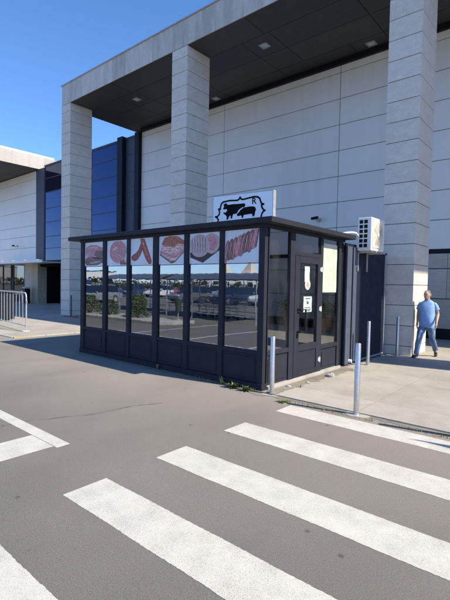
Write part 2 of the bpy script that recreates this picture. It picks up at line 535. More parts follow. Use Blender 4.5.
d.add([(a, b, 0.0042 if b < 5.75 and a < -3.93 else 0.004) for a, b in outer + inner], [tuple(range(len(outer) + 3))])
d.build('dirt_margin', M['dirt'], kind='structure')
d = MB()
rg = ragged(-3.74, 5.66, -3.70, 8.6, 40, 0.06)
d.add([(a, b, PZ + 0.004) for a, b in [(-3.925, 5.66)] + rg + [(-3.925, 8.6)]], [tuple(range(len(rg) + 2))])
d.build('dirt_margin', M['dirt'], kind='structure')
for (y0, y1, x0) in ((4.97, 5.37, -3.27), (3.87, 4.29, -3.275), (2.80, 3.22, -3.25), (1.79, 2.205, -3.225), (0.77, 1.17, -3.2), (-0.25, 0.17, -3.2), (-1.27, -0.85, -3.2)):
    z = MB(); x1 = 1.3
    n = 260
    lo = [(x0 + (x1 - x0) * i / n, y0 + random.uniform(-0.003, 0.003) + .002 * math.sin(i * .13 + y0 * 9), 0.002) for i in range(n + 1)]
    hi = [(x0 + 0.0 + (x1 - x0) * i / n, y1 + random.uniform(-0.003, 0.003) + .002 * math.sin(i * .13 + y0 * 9), 0.002) for i in range(n + 1)]
    z.add(lo + hi[::-1], [tuple(range(2 * n + 2))])
    z.build('zebra_stripe', M['zebra'], kind='structure')
z = MB(); z.add([(-13, 2.26, .002), (-4.195, 2.262, .002), (-4.2, 2.41, .002), (-13, 2.42, .002)], [(0, 1, 2, 3)])
z.build('parking_bay_line', M['bay'], kind='structure')
z = MB(); z.add([(-4.74, -3, .0021), (-4.26, -3, .0021), (-4.26, 2.255, .0021), (-4.75, 2.255, .0021)], [(0, 1, 2, 3)])
z.build('parking_bay_line', M['bay'], kind='structure')
for i in range(1, 4):
    z = MB(); z.add([(-4.6 - 2.5 * i, -2.6, .0041), (-4.47 - 2.5 * i, -2.6, .0041), (-4.47 - 2.5 * i, 2.255, .0041), (-4.6 - 2.5 * i, 2.255, .0041)], [(0, 1, 2, 3)])
    z.build('parking_bay_line', M['bay'], kind='structure')
d = MB()
rg = ragged(-3.92, 5.57, 14, 5.60, 260, 0.03)
d.add([(a, b, 0.0036) for a, b in rg] + [(14, 5.70, 0.0036), (-3.92, 5.70, 0.0036)], [tuple(range(263))])
d.build('dirt_margin', M['dirt'], kind='structure')
# long crack that wanders over the asphalt
random.seed(12)
cp = []
for i in range(60):
    t = i / 59
    cp.append((-5.9 + 1.2 * t + 0.05 * math.sin(t * 19), 0.2 + 3.95 * t + .03 * math.sin(t * 57) + random.uniform(-0.03, 0.03)))
c = MB(); vs = []
for i, (a, b) in enumerate(cp):
    w = 0.005 + 0.017 * random.random() ** 2 * (1 if i > 25 else 1.4)
    vs += [(a - w, b + 0.2 * w, 0.0012), (a + w, b - 0.2 * w, 0.0012)]
c.add(vs, [(2 * i, 2 * i + 1, 2 * i + 3, 2 * i + 2) for i in range(59)])
c.build('road_crack', M['crack'], kind='structure')
z = MB(); z.box(-13.2, -13.12, 5.68, 6.3, 0.03, PZ + 0.014); z.build('kerb_marking', M['yellow'], kind='structure')

# ================================================================== PORTICO BUILDING
B = empty('shopping_centre', (-8, 11.3, 0), 'tall modern retail building with stone columns, stone fascia beam and charcoal soffit', 'building')
ZS, ZT, YF, YW = 10.55, 11.51, 11.3, 15.8
XL, XR = -20.66, 4.85
# fascia beam : separate stone panels on a dark core
bm_ = MB(); x = XL; i = 0
while x < XR - 0.1:
    w = (1.22, 0.62, 1.22, 1.22, 0.9)[i % 5]; i += 1
    x2 = min(XR, x + w)
    bm_.box(x + 0.004, x2 - 0.004, YF, YF + 0.06, ZS, ZT); x = x2
y = YF + 0.065
while y < YW + 8:
    bm_.box(XL, XL + 0.06, y + 0.004, y + 1.2, ZS, ZT)
    bm_.box(XR - 0.06, XR, y + 0.004, y + 1.2, ZS, ZT); y += 1.208
part(bm_, 'fascia_beam', M['beam'], B)
part(MB().box(XL + 0.03, XR - 0.03, YF + 0.03, YW + 8, ZS + 0.06, ZT - 0.02), 'roof_core', M['joint'], B)
part(MB().box(XL - 0.04, XR + 0.04, YF - 0.045, YF + 0.35, ZT + 0.002, ZT + 0.05), 'coping', M['galv'], B)
def column(xr):
    s = MB(); z = 0.0
    edges = [0.0, 0.25]
    while edges[-1] < ZS - 0.55: edges.append(edges[-1] + 0.5215)
    edges.append(ZS - 0.01)
    for a, b in zip(edges[:-1], edges[1:]):
        s.box(xr - 0.822, xr, YF, YF + 1.22, a + 0.007, b - 0.007)
    cx = xr - 0.411
    o = part(s, 'column', M['stone'], B, bevel=0.006, segs=1)
    part(MB().box(xr - 0.80, xr - 0.022, YF + 0.022, YF + 1.198, 0, ZS - 0.005), 'joint_core', M['joint'], B).parent = o
for xr in (-19.86, -11.67, -3.405, 4.85): column(xr)
# soffit panels
rows = [(YF + 0.012, 12.5, [-20.66 + 3.74 * k_ + (0.39) for k_ in range(8)]),
        (12.5, 13.72, sorted([-10.1 + 7.48 * k_ for k_ in (-1, 0, 1)] + [-8.9 + 7.48 * k_ for k_ in (-1, 0, 1)] + [-5.79 + 7.48 * k_ for k_ in (-1, 0, 1)])),
        (13.72, 14.95, sorted([-10.1 + 7.48 * k_ for k_ in (-1, 0, 1)] + [-8.9 + 7.48 * k_ for k_ in (-1, 0, 1)] + [-5.79 + 7.48 * k_ for k_ in (-1, 0, 1)])),
        (14.95, 15.7, sorted([-7.02 + 7.48 * k_ for k_ in (-1, 0, 1)] + [-5.79 + 7.48 * k_ for k_ in (-1, 0, 1)] + [-10.1 + 7.48 * k_ for k_ in (-1, 0, 1)]))]
so = MB()
for y0, y1, xs in rows:
    e = [XL + 0.01] + [q for q in xs if XL + 0.3 < q < XR - 0.3] + [XR - 0.01]
    for a, b in zip(e[:-1], e[1:]):
        so.box(a + 0.012, b - 0.012, y0 + 0.012, y1 - 0.012, ZS - 0.012, ZS + 0.03)
part(so, 'soffit', M['soffit'], B)
for lx, ly in ((-16.96, 13.11), (-9.48, 13.11), (-2.0, 13.11), (-13.9, 15.4), (-6.39, 15.4), (1.1, 15.4)):
    fr = MB()
    fr.box(lx - .17, lx + .17, ly - .17, ly - .11, ZS - .03, ZS - .013); fr.box(lx - .17, lx + .17, ly + .11, ly + .17, ZS - .03, ZS - .013)
    fr.box(lx - .17, lx - .11, ly - .11, ly + .11, ZS - .03, ZS - .013); fr.box(lx + .11, lx + .17, ly - .11, ly + .11, ZS - .03, ZS - .013)
    o = part(fr, 'ceiling_light', M['galv'], B)
    part(MB().box(lx - .108, lx + .108, ly - .108, ly + .108, ZS - .022, ZS - .0125), 'lens', M['lamp'], B).parent = o
# back wall : metal panels
wl = MB()
zs = [3.07] + [k_ + 0.06 for k_ in range(4, 11)] + [10.53]
xs = [-19.95, -13.7, -7.74, -1.75, 4.2, 10.2, 16.2, 22]
for a, b in zip(xs[:-1], xs[1:]):
    for c0, c1 in zip(zs[:-1], zs[1:]):
        wl.box(a + 0.012, b - 0.012, YW, YW + 0.05, c0 + 0.011, c1 - 0.011)
part(wl, 'upper_wall', M['panel'], B)
part(MB().box(-19.97, 22, YW + 0.03, YW + 0.25, 0, 10.5), 'wall_core', M['joint'], B)
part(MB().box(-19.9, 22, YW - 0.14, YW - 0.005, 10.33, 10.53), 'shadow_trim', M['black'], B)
part(MB().box(-19.95, 22, YW - 0.03, YW + 0.02, 2.93, 3.06), 'dark_band', M['black'], B)
lw = MB(); z = 0.38
while z < 2.9:
    xx = -19.9 + (0.6 if int(z * 10) % 2 else 0)
    while xx < 22:
        lw.box(xx + .006, xx + 1.794, YW + 0.0, YW + 0.05, z + .006, min(2.925, z + 1.0) - .006); xx += 1.8
    z += 1.02
part(lw, 'lower_wall', M['lwall'], B)
part(MB().box(-19.95, 22, YW - 0.035, YW + 0.02, 0.03, 0.37), 'plinth', M['black'], B)
# roof behind
part(MB().box(-19.9, 24, YW + 0.26, 45, 0, 10.4), 'building_body', M['panel'], B)

# ---- left wing
L = empty('entrance_wing', (-32, 15.8, 0), 'lower left wing with blue curtain glazing and pale lit fascia over its soffit', 'building')
# curtain glazing between -31.3 and -20
gz = [3.25, 4.15, 5.03, 6.09, 7.1, 8.28, 9.3, 10.2]
fr = MB()
for z in gz: fr.box(-31.3, -20.0, YW - 0.02, YW + 0.06, z - 0.022, z + 0.022)
for x in (-31.27, -28.2, -25.1): fr.box(x - 0.022, x + 0.022, YW - 0.025, YW + 0.065, 3.2, 10.22)
part(fr, 'glazing_frame', M['slate'], L)
xs = [-31.27, -28.2, -25.1, -21.92]
for a, b in zip(xs[:-1], xs[1:]):
    for c0, c1 in zip(gz[:-1], gz[1:]):
        o = part(MB().box(a + .02, b - .02, YW + 0.01, YW + 0.03, c0 + .02, c1 - .02), 'glazing_pane', M['blue'], L)
part(MB().box(-21.92, -21.42, YW - 0.28, YW + 0.1, 0, 10.36), 'dark_fin', M['darkpanel'], L)
part(MB().box(-21.41, -20.36, YW + 0.0, YW + 0.08, 3.1, 10.3), 'slate_panel', M['slate'], L)
part(MB().box(-20.35, -19.98, YW - 0.2, YW + 0.1, 0, 10.36), 'dark_fin', M['darkpanel'], L)
part(MB().box(-31.3, -20.0, YW + 0.1, YW + 0.3, 3.12, 10.2).box(-29.0, -22, YW + 0.0, YW + 0.08, 0, 3.15), 'glazing_core', M['joint'], L)
part(MB().box(-31.35, -19.98, YW - 0.05, YW + 0.32, 10.23, 10.31), 'coping', M['slate'], L)
part(MB().box(-32.55, -31.32, YW - 0.06, YW + 0.3, 3.15, 10.16), 'grey_pilaster', M['slate'], L)
wl = MB(); zs = [3.3, 4.3, 5.2, 6.0, 7.2, 8.46, 9.55, 10.12]
for c0, c1 in zip(zs[:-1], zs[1:]):
    for a, b in zip([-60, -53, -46, -39.6], [-53, -46, -39.6, -32.57]):
        wl.box(a + .012, b - .012, YW - 0.02, YW + 0.05, c0 + .012, c1 - .012)
part(wl, 'upper_wall', M['panel'], L)
part(MB().box(-60, -32.56, YW + 0.03, YW + 0.3, 3.2, 10.1), 'wall_core', M['joint'], L)
# left canopy
fa = MB(); y = YF
while y < 18:
    fa.box(-32.12, -32.06, y + .004, y + 1.216, 10.15, 11.06); y += 1.22
x = -32.12
while x > -60:
    fa.box(x - 1.216, x - .004, YF, YF + .06, 10.15, 11.06); x -= 1.22
part(fa, 'fascia_beam', M['fasciaw'], L)
part(MB().box(-60, -32.10, YF + 0.03, 18, 10.2, 11.05), 'roof_core', M['joint'], L)
part(MB().box(-60, -32.2, YF + 0.15, 17.0, 11.10, 11.26), 'white_coping', M['concrete_white'], L)
so = MB(); x = -60
while x < -32.2:
    for y0, y1 in ((11.38, 12.5), (12.5, 13.7), (13.7, 14.9), (14.9, 15.7)):
        so.box(x + .012, min(x + 3, -32.13) - .012, y0 + .012, y1 - .012, 10.14, 10.19)
    x += 3
part(so, 'soffit', M['soffit'], L)
for xr in (-32.06, -41.0):
    s = MB(); e = [0.0, 0.25]
    while e[-1] < 9.6: e.append(e[-1] + 0.5215)
    e.append(10.13)
    for a, b in zip(e[:-1], e[1:]): s.box(xr - .83, xr - .005, YF + .06, YF + 1.22, a + .005, b - .005)
    if xr < -40:
        o = part(s, 'column', M['stone'], L, bevel=.006, segs=1)
# ground floor of the wing
part(MB().box(-34.5, -32.62, YW - 0.03, YW + 0.3, 0, 3.15), 'stone_infill', M['lwall'], L)
part(MB().box(-32.6, -31.55, YW - 0.4, YW + 0.3, 0, 3.0), 'tan_pillar', M['tan'], L)
rc = MB()
rc.box(-31.55, -29.0, YW + 2.4, YW + 2.5, 0, 3.0); rc.box(-31.6, -31.5, YW + 0.3, YW + 2.4, 0, 3.0)
rc.box(-31.55, -29.0, YW - 0.2, YW + 2.5, 2.78, 3.1)
part(rc, 'entrance_recess', M['void'], L)
dl = MB()
for x in (-31.4, -30.6, -29.8, -29.1): dl.box(x - .04, x + .04, YW + 2.3, YW + 2.38, 0.04, 2.6)
dl.box(-31.4, -29.1, YW + 2.3, YW + 2.38, 2.5, 2.6)
part(dl, 'entrance_door', M['slate'], L)
sf = MB()
for x in (-46, -43, -40.6, -38.6, -37.0, -36.6, -34.55): sf.box(x - .07, x + .07, YW - .02, YW + .1, 0.03, 3.1)
sf.box(-46, -34.5, YW - .02, YW + .1, 0.03, .55); sf.box(-46, -34.5, YW - .02, YW + .1, 2.95, 3.12)
o = part(sf, 'shopfront_frame', M['darkpanel'], L)
for a, b in ((-45.9, -43.1), (-42.9, -40.7), (-40.5, -38.7), (-38.5, -37.1), (-36.5, -34.65)):
    part(MB().box(a, b, YW + .02, YW + .04, .55, 2.95), 'shopfront_pane', M['shopglass'], L)
part(MB().box(-60, -34.5, YW + 1.5, YW + 1.6, 0, 3.1), 'shop_interior', M['interior'], L)
en = MB(); en.box(-37.3, -28.2, YW - 1.7, YW - 0.03, 3.0, 3.06)
en.box(-37.3, -28.2, YW - 1.76, YW - 1.7, 2.98, 3.16)
part(en, 'entrance_canopy', M['white'], L)
tr = MB()
for i in range(14):
    x = -37 + i * .64
    part(MB().box(x - .05, x + .05, YW - 1.6, YW - 1.4, 3.06, 3.16 + .06 * (i % 3 == 0)), 'canopy_light', M['galv'], L)

# ================================================================== KIOSK
KX0, KX1, KY, KY1 = -9.58, -4.06, 5.76, 9.25
K = empty('butcher_kiosk', (-6.8, 7.4, 0), 'small dark anthracite kiosk with tall reflective windows and a glazed end door', 'kiosk')
HB, ZSILL, ZTOP, ZR0, ZR1 = 0.11, 0.62, 2.69, 2.745, 2.835
posts = [(-9.58, -9.44), (-8.645, -8.515), (-7.738, -7.638), (-6.862, -6.708), (-5.95, -5.83), (-5.05, -4.95), (-4.185, -4.06)]
for i, (a, b) in enumerate(posts):
    part(MB().box(a, b, KY - 0.012, KY + 0.075, HB, ZTOP), 'mullion' if 0 < i < 6 else 'corner_post', M['dark'], K, bevel=.006)
part(MB().box(KX0 - .01, KX1 + .008, KY - 0.03, KY + 0.12, 0, HB - .002), 'base_skirt', M['dark'], K, bevel=.006)
part(MB().box(KX0 - .004, KX1 + .004, KY - 0.018, KY + 0.12, ZTOP + .001, ZR0 - .001), 'header', M['dark'], K)
for i in range(6):
    a, b = posts[i][1] + .001, posts[i + 1][0] - .001
    lp = MB(); lp.box(a, b, KY + .02, KY + .05, HB + .001, ZSILL - .04)
    lp.box(a + .05, b - .05, KY + .010, KY + .0195, HB + .06, ZSILL - .09)
    part(lp, 'lower_panel', M['dark'], K, bevel=.004)
    part(MB().box(a, b, KY - .006, KY + .07, ZSILL - .038, ZSILL + .03), 'sill', M['dark'], K, bevel=.005)
    part(MB().box(a, b, KY + .028, KY + .038, ZSILL + .031, ZTOP - .001), 'window_pane', M['glass'], K)
# roof slab with overhang
rf = MB(); rf.box(-9.95, -3.85, 5.62, 8.80, ZR0, ZR1)
part(rf, 'roof', M['dark'], K, bevel=.008)
part(MB().box(-9.8, -4.0, 5.78, 8.7, ZR1 + .001, ZR1 + .02), 'roof_membrane', M['slate'], K)
# end wall with door
e = MB()
E0, E1 = KX1 - .08, KX1 + .006
def ep(name, y0, y1, z0, z1, m='dark', x0=E0, x1=E1, bev=.005, root=K):
    return part(MB().box(x0, x1, y0, y1, z0, z1), name, M[m], root, bevel=bev)
ep('corner_post', KY + .122, 5.86, .035, ZTOP)
ep('mullion', 6.535, 6.69, .035, ZTOP)
ep('mullion', 7.645, 7.745, .035, ZTOP)
ep('mullion', 8.44, 8.56, .035, ZTOP)
ep('header', KY + .125, 8.72, ZTOP + .002, ZR0 - .002)
ep('lower_panel', 5.861, 6.534, .06, .565, x1=KX1 - .02)
ep('lower_panel', 5.93, 6.46, .12, .50, x0=KX1 - .0195, x1=KX1 - .008)
ep('sill', 5.861, 6.534, .566, .64)
ep('window_pane', 5.861, 6.534, .641, ZTOP - .001, 'eglass', KX1 - .04, KX1 - .03, 0)
ep('lower_panel', 7.746, 8.439, .06, .49, x1=KX1 - .02)
ep('lower_panel', 7.81, 8.38, .12, .43, x0=KX1 - .0195, x1=KX1 - .008)
ep('sill', 7.746, 8.439, .491, .57)
ep('window_pane', 7.746, 8.439, .571, ZTOP - .001, 'eglass', KX1 - .04, KX1 - .03, 0)
ep('transom_rail', 6.691, 7.644, 2.29, 2.36)
ep('window_pane', 6.691, 7.644, 2.361, ZTOP - .001, 'eglass', KX1 - .04, KX1 - .03, 0)
ep('threshold', 5.87, 8.56, .0, .058, 'kerb', KX1 - .10, KX1 + .05)
D = MB()
D.box(KX1 - .05, KX1 + .012, 6.695, 6.86, .07, 2.285); D.box(KX1 - .05, KX1 + .012, 7.53, 7.64, .07, 2.285)
D.box(KX1 - .05, KX1 + .012, 6.86, 7.53, 2.16, 2.285); D.box(KX1 - .05, KX1 + .012, 6.86, 7.53, .07, .16); D.box(KX1 - .05, KX1 + .012, 6.86, 7.53, .53, .655)
door = part(D, 'door', M['dark'], K, bevel=.005)
def dpart(mb, name, m, **kw):
    o = part(mb, name, M[m], K, **kw); o.parent = door; return o
dpart(MB().box(KX1 - .03, KX1 - .005, 6.861, 7.529, .161, .529), 'door_panel', 'dark')
dpart(MB().box(KX1 - .03, KX1 - .02, 6.861, 7.529, .656, 2.159), 'door_glass', 'eglass')
h = MB(); h.tube([(KX1 + .012, 6.80, 1.31), (KX1 + .07, 6.80, 1.31), (KX1 + .07, 6.99, 1.31), (KX1 + .07, 6.99, .90), (KX1 + .07, 6.80, .90), (KX1 + .012, 6.80, .90)], .016, 8)
h.tube([(KX1 + .012, 6.80, 1.31), (KX1 + .018, 6.80, 1.31)], .03, 10); h.tube([(KX1 + .012, 6.80, .90), (KX1 + .018, 6.80, .90)], .03, 10)
h.box(KX1 + .0125, KX1 + .03, 6.775, 6.825, .80, .86)
dpart(h, 'handle', 'black')
for z in (2.07, 1.30, .30):
    hh = MB(); hh.tube([(KX1 + .026, 7.65, z - .05), (KX1 + .026, 7.65, z + .05)], .016, 10); hh.box(KX1 + .0125, KX1 + .02, 7.61, 7.69, z - .035, z + .035)
    dpart(hh, 'hinge', 'white')
# service strip beside the door
part(MB().box(KX1 - .12, KX1 - .06, 8.561, 8.79, .0, ZTOP), 'recess_panel', M['black'], K)
sv = MB(); sv.box(KX1 - .05, KX1 - .004, 8.79, 9.32, 0.02, ZTOP); part(sv, 'service_panel', M['darkpanel'], K)
part(MB().box(KX1 - .0035, KX1 + .03, 8.80, 9.04, .03, 2.62), 'cover_strip', M['slate'], K, bevel=.004)
part(MB().box(KX1 - .0035, KX1 + .03, 9.12, 9.30, .06, 2.62), 'cover_strip', M['slate'], K, bevel=.004)
dp = MB(); dp.tube([(KX1 + .02, 9.08, .16), (KX1 + .02, 9.08, 2.6)], .022, 8); part(dp, 'cable_conduit', M['black'], K)
cb = MB(); cb.tube([(KX1 + .0, 9.0, .10), (KX1 + .09, 9.02, .10)], .04, 10); part(cb, 'drain_outlet', M['white'], K)
# hidden sides and interior
part(MB().box(KX0, KX1 - .13, KY1 - .06, KY1, 0, ZTOP), 'back_wall', M['interior'], K)
part(MB().box(KX0, KX0 + .05, KY + .121, KY1 - .06, 0, .62), 'side_wall', M['dark'], K)
part(MB().box(KX0, KX0 + .05, KY + .121, KY1 - .06, 2.5, ZTOP), 'header', M['dark'], K)
for a, b in ((5.9, 7.0), (7.05, 8.1), (8.15, 9.15)):
    part(MB().box(KX0 + .02, KX0 + .03, a, b, .621, 2.499), 'window_pane', M['glass'], K)
part(MB().box(KX0 + .06, KX1 - .13, KY + .13, KY1 - .07, .012, .03), 'floor', M['interior'], K)
part(MB().box(KX0 + .06, KX1 - .13, KY + .13, KY1 - .07, ZTOP - .03, ZTOP - .005), 'ceiling', M['interior'], K)
ct = MB(); ct.box(-9.2, -5.6, 7.3, 8.0, .03, 1.05); part(ct, 'counter', M['wood'], K)
ct = MB(); ct.box(-9.3, -4.6, 8.9, 9.17, 1.0, 1.04).box(-9.3, -4.6, 8.9, 9.17, 1.5, 1.54).box(-9.3, -4.6, 8.9, 9.17, 2.0, 2.04)
for i in range(26):
    a = -9.2 + i * .17; zz = 1.04 + .5 * (i % 3 - 0) if i % 3 < 2 else 1.04
    ct.box(a, a + .1, 8.95, 9.1, zz, zz + .18 + .08 * (i % 2))
part(ct, 'shelf', M['wood'], K)
part(MB().box(KX1 - .55, KX1 - .45, 6.75, 7.6, 2.43, 2.47), 'inner_rail', M['tan'], K)

# annex : dark container behind the kiosk
A = empty('dark_annex', (-6.5, 10.2, 0), 'plain navy metal storage annex between the kiosk and the stone column', 'annex')
an = MB(); yy = 9.36
while yy < 11.05:
    an.box(KX1 - .06, KX1 - .005, yy + .004, min(yy + .42, 11.1) - .004, .05, 2.56); yy += .42
part(an, 'ribbed_wall', M['darkpanel'], A, bevel=.006)
part(MB().box(-9.3, KX1 - .062, 9.36, 11.1, .02, 2.55), 'body', M['darkpanel'], A)
part(MB().box(-9.35, KX1 + .03, 9.345, 11.14, 2.565, 2.62), 'roof', M['dark'], A, bevel=.005)
et = MB(); et.box(KX1 - .004, KX1 + .02, 11.08, 11.11, .04, 2.55); et.box(KX1 - .004, KX1 + .03, 9.37, 11.075, .036, .07)
part(et, 'edge_trim', M['galv'], A)

# ================================================================== posters
def poster(i, label, shapes):
    a, b = posts[i][1] + .006, posts[i + 1][0] - .006
    w, z0, z1 = b - a, 2.125, 2.684
    h = z1 - z0
    o = empty('poster', ((a + b) / 2, KY + .02, z0), label, 'poster', 'meat posters along the top of the kiosk windows')
    part(MB().box(a, b, KY + .02, KY + .0265, z0, z1), 'sheet', M['poster'], o)
    ln = MB(); ln.box(a, b, KY + .019, KY + .0265, z0 - .022, z0 - .006); part(ln, 'border_strip', M['posterline'], o)
    for j, (nm, mat, pts) in enumerate(shapes):
        y = KY + .0195 - .0006 * j
        s = MB(); s.prism([(a + min(.985, max(.015, .5 + (px - .5) * 1.17)) * w, y, z0 + min(.985, max(.015, .5 + (pz - .48) * 1.15)) * h) for px, pz in pts], (0, -.0005, 0))
        part(s, nm, M[mat], o)
def blob(cx, cy, rx, ry, n=22, j=.05, rot=0, seed=1):
    rr = random.Random(seed); out = []
    for k_ in range(n):
        t = 2 * math.pi * k_ / n; q = 1 + rr.uniform(-j, j)
        x, y = rx * q * math.cos(t), ry * q * math.sin(t)
        out.append((cx + x * math.cos(rot) - y * math.sin(rot), cy + x * math.sin(rot) + y * math.cos(rot)))
    return out
poster(0, 'poster of a cut ham chunk on a dark meat slab, at the far left end', [
    ('meat_picture', 'hamdark', blob(.52, .24, .46, .20, 24, .08, .08, 2)), ('meat_picture', 'ham', [(.12, .42), (.16, .72), (.3, .82), (.62, .8), (.88, .7), (.94, .45), (.75, .33), (.4, .3)]),
    ('meat_picture', 'hamdark', [(.50, .44), (.60, .60), (.9, .58), (.93, .40), (.75, .3)]), ('meat_picture', 'roll', blob(.2, .58, .11, .19, 18, .03, .1, 4)), ('meat_highlight', 'bacon', blob(.5, .7, .2, .04, 14, .2, -.1, 21)), ('meat_highlight', 'roll', blob(.55, .17, .25, .03, 14, .2, .1, 22)), ('meat_highlight', 'ham', blob(.2, .58, .07, .13, 14, .1, .1, 23)), ('meat_highlight', 'board', blob(.6, .33, .3, .025, 14, .3, -.1, 24))])
poster(1, 'poster of a round purple-pink ham slice with small cubes beside it', [
    ('meat_picture', 'roll', blob(.54, .5, .36, .39, 26, .03, 0, 5)), ('meat_picture', 'ham', blob(.52, .52, .335, .365, 26, .03, 0, 5)),
    ('meat_picture', 'hamdark', blob(.80, .13, .17, .12, 12, .2, 0, 6)), ('meat_picture', 'bacon', blob(.88, .2, .08, .09, 10, .15, 0, 7)), ('meat_highlight', 'bacon', blob(.42, .62, .1, .05, 12, .3, .5, 25)), ('meat_highlight', 'roll', blob(.62, .38, .12, .03, 12, .3, -.4, 26)), ('meat_highlight', 'crust', blob(.72, .12, .05, .05, 9, .2, 0, 27))])
poster(2, 'poster of two crossed dark red smoked sausages', [
    ('meat_picture', 'sausage', [(.10, .30), (.12, .22), (.22, .16), (.36, .22), (.46, .38), (.54, .56), (.56, .70), (.50, .78), (.44, .72), (.38, .56), (.28, .44), (.16, .38)]), ('meat_picture', 'hamdark', [(.16, .28), (.24, .24), (.34, .32), (.42, .46), (.38, .47), (.28, .37)]),
    ('meat_picture', 'sausage', [(.44, .90), (.52, .96), (.60, .88), (.68, .66), (.78, .40), (.86, .16), (.84, .06), (.76, .05), (.66, .20), (.56, .42), (.48, .66)]), ('meat_picture', 'crust', [(.50, .86), (.55, .84), (.66, .58), (.78, .24), (.76, .18), (.66, .36), (.54, .66)]), ('meat_picture', 'bacon', [(.53, .78), (.57, .74), (.58, .68), (.54, .7)])])
poster(3, 'poster of stacked pork belly slabs with a browned crust', [
    ('meat_picture', 'bacon', [(.1, .32), (.14, .5), (.2, .75), (.8, .82), (.92, .62), (.93, .4), (.62, .1), (.5, .06)]), ('meat_picture', 'crust', [(.16, .66), (.26, .86), (.42, .92), (.7, .88), (.9, .74), (.94, .62), (.7, .66), (.6, .56), (.3, .6)]),
    ('meat_picture', 'ham', [(.1, .40), (.14, .46), (.58, .30), (.92, .50), (.93, .44), (.6, .22)]), ('meat_highlight', 'bacon', [(.16, .60), (.3, .57), (.58, .5), (.66, .58), (.9, .62), (.9, .57), (.64, .5), (.58, .42), (.15, .54)]), ('meat_highlight', 'hamdark', [(.12, .38), (.5, .12), (.62, .14), (.92, .43), (.92, .40), (.62, .10), (.5, .06), (.11, .33)])])
poster(4, 'poster of two pale netted ham rolls on a dark board', [
    ('meat_picture', 'board', [(.04, .36), (.1, .22), (.46, .03), (.96, .40), (.97, .52), (.6, .55)]), ('meat_picture', 'roll', blob(.70, .60, .22, .29, 20, .03, 0, 12)), ('meat_picture', 'ham', blob(.70, .60, .15, .21, 18, .04, 0, 14)),
    ('meat_picture', 'roll', blob(.36, .55, .28, .33, 22, .02, .1, 13))] + [('meat_highlight', 'hamdark', [(.14 + .08 * q, .32 + .02 * abs(q - 3)), (.15 + .08 * q, .31 + .02 * abs(q - 3)), (.18 + .07 * q, .58), (.15 + .075 * q, .8 - .02 * abs(q - 3)), (.14 + .075 * q, .8 - .02 * abs(q - 3)), (.165 + .07 * q, .58)]) for q in range(6)])
poster(5, 'poster of a hanging row of dried meat strips, at the near corner', [('meat_picture', 'hamdark', [(.06, .14), (.16, .1), (.5, .26), (.86, .44), (.95, .9), (.84, .92), (.5, .76), (.12, .58)])] + [
    ('meat_picture', ('strip', 'hamdark', 'strip', 'ham')[q % 4], [(.03 + .098 * q, .10 + .05 * q + .05 * (q % 2)), (.06 + .1 * q, .02 + .045 * q + .05 * (q % 2)), (.12 + .1 * q, .05 + .045 * q + .04 * (q % 2)), (.165 + .1 * q, .36 + .05 * q), (.19 + .1 * q, .60 + .045 * q), (.165 + .1 * q, .66 + .042 * q), (.11 + .1 * q, .62 + .04 * q), (.085 + .1 * q, .46 + .045 * q)]) for q in range(8)] + [
    ('meat_highlight', 'bacon', [(.09 + .1 * q, .16 + .05 * q), (.10 + .1 * q, .15 + .05 * q), (.15 + .1 * q, .5 + .045 * q), (.14 + .1 * q, .54 + .045 * q)]) for q in range(8)])

# notices on the door glass
XF = KX1 + .0135
def notice(name, y0, y1, z0, z1, m, label, x=KX1 - .0185):
    o = empty(name, (x, (y0 + y1) / 2, z0), label, 'notice')
    n = 8; s = MB(); vs = []
    for k_ in range(n + 1):
        z = z0 + (z1 - z0) * k_ / n
        o_ = .004 * math.sin(k_ * 1.3)
        vs += [(x + .001 + abs(o_) * .6, y0 + o_, z), (x + .001 + abs(o_) * .4, y1 + o_, z)]
    s.add(vs, [(2 * k_, 2 * k_ + 1, 2 * k_ + 3, 2 * k_ + 2) for k_ in range(n)])
    part(s, 'sheet', M[m], o)
    return o
o = notice('door_notice', 7.05, 7.36, 1.25, 1.545, 'mintpaper', 'white printed notice with dark lines beside the door handle')
xx = KX1 - .0155
for a, b, z0_, z1_ in ((7.12, 7.29, 1.495, 1.515), (7.17, 7.24, 1.40, 1.45), (7.16, 7.20, 1.452, 1.462), (7.09, 7.13, 1.327, 1.343), (7.14, 7.21, 1.327, 1.343), (7.22, 7.31, 1.327, 1.343), (7.08, 7.19, 1.292, 1.308), (7.20, 7.33, 1.292, 1.308), (7.11, 7.30, 1.267, 1.283)):
    part(MB().box(xx, xx + .0008, a, b, z0_, z1_), 'printed_line', M['ink'], o)
notice('door_notice', 7.07, 7.25, 1.82, 2.11, 'paper', 'small plain white sheet taped high on the door glass')
o = empty('sticker', (KX1 - .018, 7.19, 1.7), 'small round orange and white sticker under the plain sheet on the door', 'sticker')
s = MB(); s.tube([(KX1 - .0185, 7.19, 1.77), (KX1 - .0165, 7.19, 1.77)], .10, 20); part(s, 'disc', M['paper'], o)
s = MB(); s.tube([(KX1 - .0164, 7.195, 1.765), (KX1 - .0158, 7.195, 1.765)], .055, 16); part(s, 'print', M['pink'], o)
notice('window_paper', 7.78, 8.40, 1.62, 2.60, 'greenpaper', 'large pale green paper sheet filling the upper side window right of the door', KX1 - .028)

